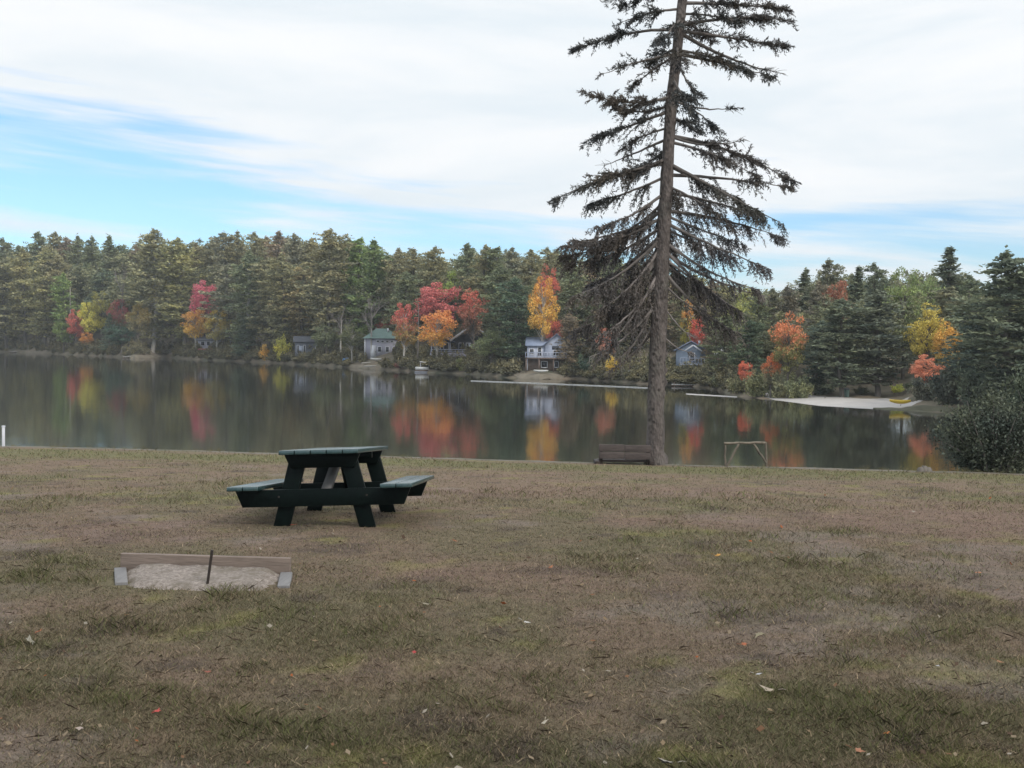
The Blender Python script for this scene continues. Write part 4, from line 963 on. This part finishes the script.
def branch(y0, tx, ty, f0, amt, sag, hang, dy):
    if y0 > 185: amt *= 0.8 if tx > 660 else 0.95
    p0 = trunk_at(y0); xs_ = np.interp(y0, TRK_Y, TRK_X); p2 = np.array(at(tx, ty, SY + dy)); k = SY / F
    mid = (p0 + p2) / 2 + np.array([0, 0, (sag + gs.uniform(-5, 3)) * k * 1.5]); n = 16; u = np.linspace(0, 1, n)[:, None]
    pts = p0 * (1 - u) ** 2 + 2 * mid * u * (1 - u) + p2 * u * u
    pts += gs.normal(0, 0.012, pts.shape) * u
    ln = np.linalg.norm(np.diff(pts, axis=0), axis=1).sum()
    bm = MB(); r0 = 0.016 + 0.011 * ln; bm.tube([loc_(q) for q in pts], np.linspace(r0, 0.005, n), 6)
    P_l, U_l, W_l = [], [], []
    nt_ = int(ln * 31 * max(0.45, amt)) + 4; ph = gs.uniform(0, 6.28)
    for q in range(nt_):
        f = f0 + (1 - f0) * gs.uniform(0, 1) ** 0.85 if gs.uniform() < 0.9 else gs.uniform(0.08, 1)
        if math.sin(f * ln * 5.5 + ph) < -0.45 and gs.uniform() < 0.75: continue
        i = min(n - 2, int(f * (n - 1))); fr = f * (n - 1) - i; c_ = pts[i] * (1 - fr) + pts[i + 1] * fr
        d = unit(pts[i + 1] - pts[i]); side = unit(np.cross(d, (0, 0, 1.0))) * gs.choice([-1, 1])
        L_ = gs.uniform(0.16, 0.50) * (1.15 - 0.7 * f) * (1.0 + 0.25 * min(hang, 1.2))
        td = unit(d * gs.uniform(0.3, 1.0) + side * gs.uniform(0.2, 1.0) + np.array([0, 0, -1.0]) * (hang * gs.uniform(0.15, 1.0) - (0.55 * gs.uniform() if hang < 0.7 else 0)) + gs.normal(0, 0.25, 3))
        m_ = 5; uu = np.linspace(0, 1, m_)[:, None]
        tw = c_ + td * L_ * uu + np.array([0, 0, -1.0]) * (0.10 + 0.30 * hang) * L_ * uu ** 2
        bm.tube([loc_(z_) for z_ in tw], np.linspace(0.006, 0.0025, m_), 3, cap=False)
        if amt < 0.35 and gs.uniform() > amt * 1.6: continue
        ns_ = int(L_ * 82 * min(1.3, 0.5 + 0.55 * amt)) + 6
        s_ = gs.uniform(0.0, 1.05, (ns_, 1)) ; pp = c_ + td * L_ * s_ + np.array([0, 0, -1.0]) * (0.10 + 0.30 * hang) * L_ * s_ ** 2 + gs.normal(0, 0.014, (ns_, 3))
        tdv = unit(td + np.array([0, 0, -1.0]) * (0.2 + 0.6 * hang) * s_)
        ud = unit(tdv * 0.8 + rvec(gs, ns_) * 0.85); wd = unit(np.cross(ud, rvec(gs, ns_)))
        sz = gs.uniform(0.026, 0.056, (ns_, 1)); P_l.append(pp + ud * sz * 0.6 - base); U_l.append(ud * sz); W_l.append(wd * sz * 0.22)
    b_ = bm.obj('branch', M_limb if y0 < 240 else M_twig, spruce)
    if P_l:
        fm = MB(); fm.diamonds(np.vstack(P_l), np.vstack(U_l), np.vstack(W_l)); fm.obj('foliage', M_ndl3 if y0 > 190 else (M_ndl if gs.uniform() < 0.6 else M_ndl2), b_)
for (y0, tx, ty, f0, amt, sag, hang) in BR_:
    wdt = abs(tx - np.interp(y0, TRK_Y, TRK_X)) * SY / F
    branch(y0, tx, ty, f0, amt, sag, hang, gs.uniform(-0.5, 0.5) * wdt)
for y0 in (20, 48, 80, 118, 150, 180, 205, 232, 255):             # boughs towards and away from the camera
    for s_ in ((-1, 1) if y0 < 100 else (1,)):
        xs_ = np.interp(y0, TRK_Y, TRK_X); ln = np.interp(y0, [0, 250], [1.5, 2.0]) * gs.uniform(0.7, 1.0)
        branch(y0, xs_ + gs.uniform(-32, 32), y0 + gs.uniform(14, 32) + (14 if y0 > 180 else 0), .2, 1.1, 2, 0.4 + 0.9 * (y0 > 170), s_ * ln)

# ------------------------------------------------------------------ picnic table
M_iron = mat_plain('rusty_iron', (0.035, 0.026, 0.022), 0.7, 0.3, 20, 0.3, metal=0.4)
M_green, t, b = new_mat('table_paint'); tcn = N(t, 'ShaderNodeTexCoord'); mp = N(t, 'ShaderNodeMapping'); mp.inputs['Scale'].default_value = (6, 1.2, 6); L(t, tcn.outputs['Object'], mp.inputs[0])
nz = NOISE(t, mp.outputs[0], 5, 6, 0.7); b.inputs['Specular IOR Level'].default_value = 0.08
L(t, MIX(t, MR(t, nz, 0.35, 0.72, 0, 1), (0.002, 0.004, 0.004), (0.005, 0.010, 0.009)), b.inputs['Base Color'])
L(t, MR(t, nz, 0.3, 0.7, 0.30, 0.5), b.inputs['Roughness'])
bp = N(t, 'ShaderNodeBump'); bp.inputs['Strength'].default_value = 0.25; bp.inputs['Distance'].default_value = 0.006; L(t, nz, bp.inputs['Height']); L(t, bp.outputs[0], b.inputs['Normal'])
M_gtop, t, b = new_mat('table_top_paint'); tcn = N(t, 'ShaderNodeTexCoord'); mp = N(t, 'ShaderNodeMapping'); mp.inputs['Scale'].default_value = (9, 1.2, 6); L(t, tcn.outputs['Object'], mp.inputs[0])
nz = NOISE(t, mp.outputs[0], 4, 6, 0.7)
wn = NOISE(t, mp.outputs[0], 11, 5, 0.75)
L(t, MIX(t, MR(t, wn, 0.62, 0.68, 0, 0.75), MIX(t, MR(t, nz, 0.35, 0.72, 0, 1), (0.012, 0.036, 0.038), (0.032, 0.066, 0.070)), (0.17, 0.16, 0.14)), b.inputs['Base Color'])
b.inputs['Roughness'].default_value = 0.27; b.inputs['Specular IOR Level'].default_value = 0.9
M_brace_skylit = mat_plain('brace_skylit', (0.12, 0.115, 0.11), 0.8, 0.2, 4, 0.2)  # near brace coloured paler to stand for skylight on its upper face
TX, TY = -1.655, 11.55; TZ = float(zlawn(TX, TY)) - 0.018
tb = thing('picnic_table', 'dark green wooden picnic table with attached benches on the lawn', 'picnic table', (TX, TY, TZ), (R(-4.3), R(-2.3), R(-2.2)))
LEN = 1.9; zt = 0.70
mb = MB()
for i in range(5): mb.box((-0.288 + i * 0.144, 0, zt - 0.02), (0.136, LEN, 0.04))
mb.obj('tabletop', M_gtop, tb, bevel=0.005)
for y_ in (-0.68, 0.68):
    mb = MB(); mb.prism([(-0.345, zt - 0.041), (0.345, zt - 0.041), (0.29, zt - 0.165), (-0.29, zt - 0.165)], y_ - 0.10, y_ - 0.06); mb.obj('cleat', M_green, tb, bevel=0.004)
    for s_ in (-1, 1):
        mb = MB(); mb.prism([(s_ * 0.14, zt - 0.043), (s_ * 0.30, zt - 0.043), (s_ * 0.475, -0.03), (s_ * 0.325, -0.03)], y_ - 0.06 + 0.001, y_ - 0.02); mb.obj('leg', M_green, tb, bevel=0.004)
    mb = MB(); mb.prism([(-0.80, 0.345), (0.80, 0.345), (0.735, 0.19), (-0.735, 0.19)], y_ - 0.10, y_ - 0.061); mb.obj('bench_support', M_green, tb, bevel=0.004)
    mb = MB(); s2 = -1 if y_ < 0 else 1
    mb.beam((0.0, y_ - 0.04, 0.27), (0.03, y_ * 0.12, zt - 0.05), 0.09, 0.04, (0, 1, 1)); mb.obj('brace', M_brace_skylit if y_ < 0 else M_green, tb)
    for s_ in (-1, 1):
        mb = MB(); mb.tube([(s_ * 0.40, y_ - 0.108, 0.28), (s_ * 0.40, y_ - 0.098, 0.28)], 0.009, 8); mb.obj('bolt', M_iron, tb)
for s_ in (-1, 1):
    mb = MB()
    for q in (0, 1): mb.box((s_ * (0.615 + q * 0.145), 0, 0.346 + 0.019), (0.138, LEN, 0.038))
    mb.obj('bench_seat', M_gtop, tb, bevel=0.005)
mb = MB(); mb.box((0, 0.0, zt - 0.07), (0.66, 0.09, 0.055)); mb.obj('cross_batten', M_green, tb)

# ------------------------------------------------------------------ horseshoe pit
M_board = mat_plain('weathered_board', (0.15, 0.115, 0.095), 0.9, 0.3, 6, 0.4, (0.6, 4, 6))
M_boardtop = mat_plain('weathered_board_pale', (0.14, 0.135, 0.135), 0.85, 0.2, 6, 0.3, (4, 0.6, 6))
PX0, PX1 = at(121, 566, 8.17).x, at(291, 570, 8.07).x; PY = 8.12; zb = float(zlawn(-2.0, PY))
pit = thing('horseshoe_pit', 'low weathered board frame around the sand of a horseshoe pit', 'pit frame', ((PX0 + PX1) / 2, PY, zb), (0, 0, R(-5)))
wd = (PX1 - PX0) / 2
mb = MB(); mb.box((0, 0, 0.055), (2 * wd, 0.045, 0.15)); mb.obj('back_board', M_board, pit, bevel=0.006)
for s_, l_, w_ in ((-1, 0.46, 0.08), (1, 0.40, 0.08)):
    mb = MB(); mb.box((s_ * (wd - 0.01) + (0.095 if s_ < 0 else 0.035), -0.0265 - l_ / 2, -0.01), (w_, l_, 0.09), (R(1.5), 0, R(24) if s_ < 0 else R(13))); mb.obj('side_board', M_boardtop, pit, bevel=0.006)
mb = MB(); nx_, ny_ = 44, 26; rows = []
for jy in range(ny_):
    for ix in range(nx_):
        u = ix / (nx_ - 1) * 2 - 1; v = jy / (ny_ - 1); x_ = u * (wd - 0.05); y_ = -0.03 - v * 0.56
        e = min(1, (1 - abs(u)) * 5, (1 - v) * 3.5); h_ = 0.055 * e * (0.7 + 0.6 * float(fbm(np.array([x_ * 5]), np.array([y_ * 5]), 90)[0])) - 0.035 + 0.035 * (1 - v) + 0.02 * float(fbm(np.array([x_ * 16]), np.array([y_ * 16]), 91)[0])
        x_ = x_ + (0.20 * v if u < 0 else 0.08 * v) * min(1, abs(u) * 1.6); rows.append((x_ + 0.02 * math.sin(jy * 1.3), y_ - 0.05 * v * math.cos(u * 1.3), h_))
ii = (np.arange(ny_ - 1)[:, None] * nx_ + np.arange(nx_ - 1)[None]); mb.add(rows, np.stack([ii, ii + 1, ii + nx_ + 1, ii + nx_], -1).reshape(-1, 4))
M_pit, t, b = new_mat('pit_sand'); tcn = N(t, 'ShaderNodeTexCoord'); nz = NOISE(t, tcn.outputs['Object'], 40, 6, 0.75); n3 = NOISE(t, tcn.outputs['Object'], 7, 4, 0.6)
c = MIX(t, MR(t, nz, 0.32, 0.68, 0, 1), (0.085, 0.068, 0.056), (0.32, 0.275, 0.245)); c = MIX(t, MR(t, n3, 0.48, 0.66, 0, 0.75), c, (0.12, 0.10, 0.075))
L(t, c, b.inputs['Base Color']); b.inputs['Roughness'].default_value = 1.0
bp = N(t, 'ShaderNodeBump'); bp.inputs['Strength'].default_value = 0.8; bp.inputs['Distance'].default_value = 0.02; L(t, nz, bp.inputs['Height']); L(t, bp.outputs[0], b.inputs['Normal'])
sand = mb.obj('sand', M_pit, smooth=True); sand.location = pit.location; sand.rotation_euler = pit.rotation_euler; sand['kind'] = 'stuff'
p0 = onplane(207.6, 583, 0.02); p1 = at(212.2, 550, p0.y); mb = MB(); d = p1 - p0
mb.tube([-d * 0.3, d * 0.5, d], [0.009, 0.009, 0.009], 10); o = mb.obj('iron_stake', M_iron, smooth=False); o.location = p0; tag(o, 'leaning dark iron stake in the sand of the horseshoe pit', 'stake')

# ------------------------------------------------------------------ bench, log frame, posts on the bank
p = at(624.5, 462, 25.75); zz = float(zlawn(p.x, 25.75))
bn = thing('park_bench', 'low brown wooden bench facing the lake left of the big spruce trunk', 'bench', (p.x, 25.75, zz + 0.05), (0, 0, R(1.0)))
M_bb = mat_plain('bench_boards', (0.066, 0.052, 0.048), 0.9, 0.4, 7, 0.4, (0.7, 4, 4)); wb = 25.5 * 26.6 / F
for i, (z_, h_) in enumerate(((0.135, 0.15), (0.295, 0.15))):
    mb = MB()
    for s_ in (-1, 1): mb.box((s_ * (wb / 2) * 0.985, 0.01 * i, z_ + 0.012 * (s_ < 0)), (wb * 0.975, 0.04, h_)); 
    mb.obj('back_board', M_bb, bn, bevel=0.008)
mb = MB(); mb.box((0, 0.24, 0.02), (wb * 1.95, 0.36, 0.045)); mb.obj('seat', M_bb, bn, bevel=0.006)
for s_ in (-1, 1):
    mb = MB(); mb.box((s_ * (wb + 0.02), 0.16, -0.02), (0.10, 0.52, 0.09)); mb.box((s_ * (wb - 0.06), 0.06, 0.12), (0.07, 0.06, 0.36)); mb.box((s_ * (wb - 0.02), 0.34, -0.22), (0.08, 0.08, 0.42)); mb.obj('leg', M_iron, bn, bevel=0.006)

fp = at(745.5, 467, 25.6); fz = float(zlawn(fp.x, 25.6)); kf = 25.6 / F
fr = thing('log_frame', 'small frame of rough pale poles with two slanting braces on the bank', 'log frame', (fp.x, 25.6, fz), (0, 0, R(-1)))
M_log = mat_plain('peeled_log', (0.125, 0.105, 0.08), 0.9, 0.6, 9, 0.4, (1, 1, 0.5)); h_ = 24 * kf; w2 = 20.5 * kf; gl = np.random.default_rng(8)
def pole(name, a, b_, r):
    mb = MB(); n = 9; u = np.linspace(0, 1, n)[:, None]; pts = np.array(a) * (1 - u) + np.array(b_) * u; pts[1:-1] += gl.normal(0, 0.006, (n - 2, 3)); mb.tube(pts, r * gl.uniform(0.85, 1.15, n), 8); return mb.obj(name, M_log, fr, smooth=True)
pole('top_rail', (-w2 - 0.03, 0, h_), (w2 - 0.02, 0, h_ + 0.015), 0.030)
pole('leg', (-w2, 0.03, -0.1), (-w2 + 0.005, 0.01, h_ + 0.01), 0.022); pole('leg', (w2 + 0.02, 0.03, -0.1), (w2 - 0.02, 0.0, h_ + 0.03), 0.026)
pole('brace', (-w2 + 0.03, -0.03, 0.02), (-w2 * 0.36, -0.03, h_ - 0.01), 0.024); pole('brace', (w2 - 0.0, -0.03, 0.10), (w2 * 0.36, -0.03, h_ - 0.01), 0.024)

p = at(3.5, 447, 28.2); mb = MB(); mb.box((0, 0, 0.17), (0.055, 0.055, 0.60)); mb.box((0, 0, 0.485), (0.07, 0.07, 0.03))
o = mb.obj('white_post', M_white, bevel=0.005); o.location = (p.x, 28.2, float(zlawn(p.x, 28.2))); tag(o, 'white square post on the bank at the left photo edge', 'post')
p = at(925.5, 474, 25.0); mb = MB(); g = np.random.default_rng(2)
for k in range(3): mb.tube([(k * 0.08 - 0.1, 0, -0.05), (k * 0.08 - 0.1 + g.normal(0, 0.02), 0, 0.05), (k * 0.08 - 0.1, 0.01, 0.10 + 0.03 * (k == 1))], [0.09, 0.085, 0.05], 9)
o = mb.obj('tree_stump', M_bark, smooth=True); o.location = (p.x, 25.0, float(zlawn(p.x, 25.0))); tag(o, 'small dark stump on the sandy edge of the near bank', 'stump')

# near shrub at the right edge and weeds on the bank
p = at(990, 470, 25.4); zz = float(zlawn(p.x, 25.0)) - 0.1
tr_, cr_ = proto_shrub(460, leaf=0.042, stems=52, per=430)
t = thing('leafy_shrub', 'large dark leafy shrub on the near bank at the right photo edge', 'bush', (p.x + 0.15, 25.6, zz))
for nm, mbx, mt in (('stem', tr_, M_twig), ('foliage', cr_, leaf_mat((0.044, 0.052, 0.038), var=0.7))):
    o = mbx.obj(nm, mt, t); o.scale = (0.84, 0.8, 0.84)
t = thing('leafy_shrub', 'second dark shrub behind the large one at the right photo edge', 'bush', (p.x + 1.7, 26.0, zz + 0.05))
tr_, cr_ = proto_shrub(461, leaf=0.045, stems=50, per=600)
for nm, mbx, mt in (('stem', tr_, M_twig), ('foliage', cr_, leaf_mat((0.042, 0.053, 0.038), var=0.7))):
    o = mbx.obj(nm, mt, t); o.scale = (0.9, 0.8, 1.15)
p = at(557, 461, 27.2)
t = thing('weed_clump', 'low green weed clump on the bank edge left of the brown bench', 'plant', (p.x, 27.2, float(zlawn(p.x, 27.2)) - 0.05))
tr_, cr_ = proto_shrub(470, leaf=0.06, stems=22, per=160)
for nm, mbx, mt in (('stem', tr_, M_twig), ('foliage', cr_, leaf_mat((0.13, 0.13, 0.05), var=0.5))):
    o = mbx.obj(nm, mt, t); o.scale = (0.36, 0.2, 0.18)

# rank weeds along the lip of the bank
g = np.random.default_rng(33); mbw = MB(); pr = [proto_shrub(480 + i, leaf=0.05, stems=7, per=70)[1].arrays()[0] for i in range(3)]
for k in range(420):
    x_ = g.uniform(-15, 14); d_ = abs(g.normal(0, 0.22)); y_ = float(yedge(x_)) - d_ + 0.15
    if fbm(np.array([x_ * 0.8]), np.array([3.0]), 120)[0] < 0.47: continue
    r = g.uniform(0.05, 0.16); h = g.uniform(0.04, 0.13) * (1.6 if g.uniform() < 0.1 else 1)
    mbw.add(pr[g.integers(0, 3)] * np.array([r / 1.5, r / 1.5, h / 2]) + np.array([x_, y_, float(zlawn(x_, y_))]), np.arange(len(pr[0])).reshape(-1, 4)) if len(pr[0]) == len(pr[1]) == len(pr[2]) else None
if mbw.n: tag(mbw.obj('bank_weeds', leaf_mat((0.075, 0.072, 0.038), var=0.5)), kind='stuff')

# ------------------------------------------------------------------ grass: blades spread evenly over the view
def blades(name, n, seed, mode):
    g = np.random.default_rng(seed)
    px = g.uniform(-140, 1164, n); py = 447 + (840 - 447) * g.uniform(0, 1, n) ** 0.92
    hor = 340 + (px - 512) * 0.0122; drop = np.full(n, 1.6); 
    for _ in range(6):
        Y = drop * F / np.maximum(py - hor, 8); X = (px - 512) / F * Y; drop = 1.6 - zlawn(X, Y)
    ok = (Y < yedge(X) - 0.05) & (Y > 3.2); X, Y, px = X[ok], Y[ok], px[ok]
    c, gr, dr, ba = turf(X, Y); keep = g.uniform(0, 1, len(X)) > ba * 0.5 * (mode != 'litter'); 
    keep &= ~((np.abs(X - pit.location.x) < wd - 0.03) & (Y < PY) & (Y > PY - 0.50) & (g.uniform(0, 1, len(X)) > 0.03 + 0.5 * sstep(PY - 0.30 - Y, 0, 0.22) * (fbm(X * 6, Y * 6, 150, 3) > 0.5))) 
    X, Y, c, gr, dr = X[keep], Y[keep], c[keep], gr[keep], dr[keep]; n = len(X)
    Z = zlawn(X, Y); px_m = Y / F
    tuft = sstep(fbm(X * 2.3, Y * 2.3, 95, 3), 0.5, 0.75)
    if mode == 'blade':
        h = (0.6 + 0.4 * gr) * g.uniform(0.009, 0.030, n) * (1 + 1.0 * tuft * gr) * (1 + Y / 40); wdt = np.maximum(0.0014, px_m * 0.30) * g.uniform(0.7, 1.4, n); lean = g.normal(0, 1.15, (n, 2))
    else:
        h = g.uniform(0.02, 0.06, n); wdt = np.maximum(0.003, px_m * 0.4); lean = g.normal(0, 1.3, (n, 2))
    a = g.uniform(0, 6.28, n); B = np.stack([X, Y, Z - 0.004], -1); tip = B + np.stack([lean[:, 0] * h * 0.7, lean[:, 1] * h * 0.7, h if mode == 'blade' else h * 0.25 + 0.008], -1)
    s = np.stack([np.cos(a) * wdt, np.sin(a) * wdt * 0.6, np.zeros(n)], -1)
    mid = (B + tip) / 2 + np.array([0, 0, 1.0]) * h[:, None] * 0.12
    k = (g.uniform(0.6, 1.5, n) * (0.72 + 0.56 * fbm(X * 5.5, Y * 4.5, 97, 3)))[:, None]; col = c * k
    dryb = g.uniform(0, 1, n) < 0.13 + 0.17 * dr; col[dryb] = (C_TAN * g.uniform(0.7, 1.45, (n, 1)))[dryb]
    if mode == 'blade':
        gb = g.uniform(0, 1, n) < 0.08 + 0.20 * gr * tuft; col[gb] = (np.array([0.105, 0.118, 0.046]) * g.uniform(0.7, 1.5, (n, 1)))[gb]
    else: col = np.where((g.uniform(0, 1, n) < 0.5)[:, None], C_TAN * g.uniform(0.8, 1.7, (n, 1)), C_BROWN * g.uniform(0.6, 1.3, (n, 1)))
    V_ = np.stack([B - s, B + s, mid + s * 0.7, tip, mid - s * 0.7], 1).reshape(-1, 3); Fc = np.arange(5 * n).reshape(n, 5)
    mb = MB(); mb.add(V_, Fc, np.repeat(col, 5, 0)); return mb
m = bpy.data.materials.new('grass_blades'); m.use_nodes = True; t = m.node_tree; t.nodes.clear()
a_ = N(t, 'ShaderNodeAttribute', attribute_name='col'); d_ = N(t, 'ShaderNodeBsdfDiffuse'); tl = N(t, 'ShaderNodeBsdfTranslucent'); mx = N(t, 'ShaderNodeMixShader'); mx.inputs[0].default_value = 0.2
L(t, a_.outputs['Color'], d_.inputs[0]); L(t, a_.outputs['Color'], tl.inputs[0]); L(t, d_.outputs[0], mx.inputs[1]); L(t, tl.outputs[0], mx.inputs[2]); o_ = N(t, 'ShaderNodeOutputMaterial'); L(t, mx.outputs[0], o_.inputs[0])
M_grass = m
tag(blades('grass', 520000, 1, 'blade').obj('grass', M_grass), 'short worn autumn grass of the lawn, olive and dry tan', 'grass', kind='stuff')
tag(blades('litter', 16000, 2, 'litter').obj('litter', M_grass), 'dry straw and twig bits lying in the lawn', 'litter', kind='stuff')

# leaf litter, tiny: one scatter
g = np.random.default_rng(14); n = 520; mb = MB()
px = g.uniform(-100, 1124, n); py = 452 + 370 * g.uniform(0, 1, n) ** 1.1; Y = 1.6 * F / (py - 340); X = (px - 512) / F * Y
for _ in range(5): Y = (1.6 - zlawn(X, Y)) * F / (py - 340 - (px - 512) * 0.0122); X = (px - 512) / F * Y
ok = Y < yedge(X) - 0.2; X, Y = X[ok], Y[ok]; n = len(X)
Pp = np.stack([X, Y, zlawn(X, Y) + 0.022], -1); a = g.uniform(0, 6.28, n); s_ = g.uniform(0.006, 0.016, (n, 1)) * (1 + Y[:, None] / 22)
U = np.stack([np.cos(a), np.sin(a), g.normal(0, 0.35, n)], -1) * s_; Wd = np.stack([-np.sin(a), np.cos(a), g.normal(0, 0.5, n)], -1) * s_ * 0.6
pal = np.array([(0.21, 0.165, 0.115), (0.16, 0.09, 0.055), (0.25, 0.22, 0.18), (0.26, 0.09, 0.04), (0.08, 0.055, 0.04), (0.19, 0.14, 0.09)])
mb.diamonds(Pp, U, Wd, pal[g.choice(6, n, p=[.3, .2, .1, .05, .15, .2])])
tag(mb.obj('leaf_litter', M_grass), 'small fallen leaf bits scattered over the lawn', 'litter', kind='stuff')

# larger fallen leaves one can point to
def leaf_mesh(kind, seed):
    g = np.random.default_rng(seed); pts = []
    if kind == 'maple': rad = [1, .45, .85, .4, .95, .42, 1.1, .42, .95, .4, .85, .45]; nn_ = 12
    else: rad = [1.3, .62, .7, .42, .62, .35, .55, .35, .62, .42, .7, .62]; nn_ = 12
    mb = MB(); V_ = [(0, 0, 0.18)]
    for i in range(nn_):
        a = i * 2 * math.pi / nn_; r = rad[i] * g.uniform(0.85, 1.1); V_.append((math.cos(a) * r, math.sin(a) * r, 0.32 * r * r * g.uniform(-0.2, 1.0)))
    mb.add(V_, [[0, i + 1, (i + 1) % nn_ + 1] for i in range(nn_)])
    mb.tube([(-1.0, 0, 0.15), (-1.5, 0.1, 0.3), (-1.9, 0.15, 0.28)], 0.05, 4); return mb
LV = [(887, 733, .030, 'maple', (0.50, 0.16, 0.03), 'orange maple leaf on the lawn in the lower right corner'), (770, 690, .055, 'oak', (0.34, 0.28, 0.21), 'long pale dry leaf on the lawn right of centre'),
      (668, 763, .055, 'oak', (0.30, 0.27, 0.23), 'pale curled leaf at the bottom edge of the lawn'), (526, 622, .036, 'oak', (0.42, 0.40, 0.37), 'whitish leaf tilted up in the middle of the lawn'),
      (414, 652, .030, 'maple', (0.36, 0.03, 0.03), 'dark red maple leaf on the bare soil in front of the picnic table'), (157, 711, .034, 'maple', (0.42, 0.05, 0.04), 'bright red leaf on the grass below the horseshoe pit'),
      (760, 634, .06, 'oak', (0.20, 0.17, 0.10), 'ragged brown leaf lying across the grass right of centre'), (938, 666, .034, 'oak', (0.45, 0.45, 0.47), 'small white leaf on the lawn at the right'),
      (758, 674, .032, 'oak', (0.45, 0.44, 0.45), 'small white leaf just above the long pale dry leaf'), (38, 632, .040, 'maple', (0.40, 0.12, 0.04), 'rusty orange leaf on the grass at the left'),
      (30, 641, .070, 'oak', (0.24, 0.22, 0.17), 'greyish twig-like leaf beside the rusty orange leaf'), (425, 604, .055, 'oak', (0.22, 0.19, 0.13), 'crumpled brown leaf between the pit and the lawn centre'),
      (292, 525, .034, 'maple', (0.50, 0.09, 0.05), 'red leaf under the picnic table'), (455, 541, .045, 'maple', (0.42, 0.13, 0.05), 'orange-red leaf right of the picnic table'),
      (551, 567, .045, 'maple', (0.40, 0.14, 0.05), 'rusty leaf in the middle of the lawn behind the whitish leaf'), (718, 555, .045, 'maple', (0.52, 0.26, 0.05), 'yellow-orange leaf far out on the lawn'),
      (744, 644, .028, 'maple', (0.34, 0.10, 0.04), 'small rust leaf left of the ragged brown leaf'), (1000, 662, .035, 'maple', (0.28, 0.13, 0.06), 'brown leaf at the right edge of the lawn'),
      (545, 722, .050, 'oak', (0.42, 0.36, 0.27), 'straw coloured leaf low in the lawn centre'), (978, 573, .05, 'maple', (0.42, 0.16, 0.06), 'orange leaf at the right on the purplish turf'),
      (208, 672, .030, 'maple', (0.26, 0.07, 0.04), 'dark rust leaf in the grass straight below the stake'), (858, 750, .035, 'oak', (0.30, 0.13, 0.07), 'brown-red leaf near the bottom right of the lawn'),
      (80, 728, .045, 'oak', (0.33, 0.26, 0.22), 'dull pinkish leaf on the grass in the lower left')]
for i, (px, py, sz, kd, col, lab) in enumerate(LV):
    q = onplane(px, py, 0)
    for _ in range(5): q = onplane(px, py, float(zlawn(q.x, q.y)) + 0.03)
    sz *= 0.75
    o = leaf_mesh(kd, 900 + i).obj('fallen_leaf', mat_plain('leaf_dry', tuple(q * 0.72 for q in col), 0.8, 0.25, 20, 0.0)); o.location = q; o.scale = (sz, sz * 0.8, sz); o.rotation_euler = (R(random.uniform(-5, 30)), R(random.uniform(-15, 15)), random.uniform(0, 6.28))
    tag(o, lab, 'leaf', 'larger fallen leaves on the lawn')
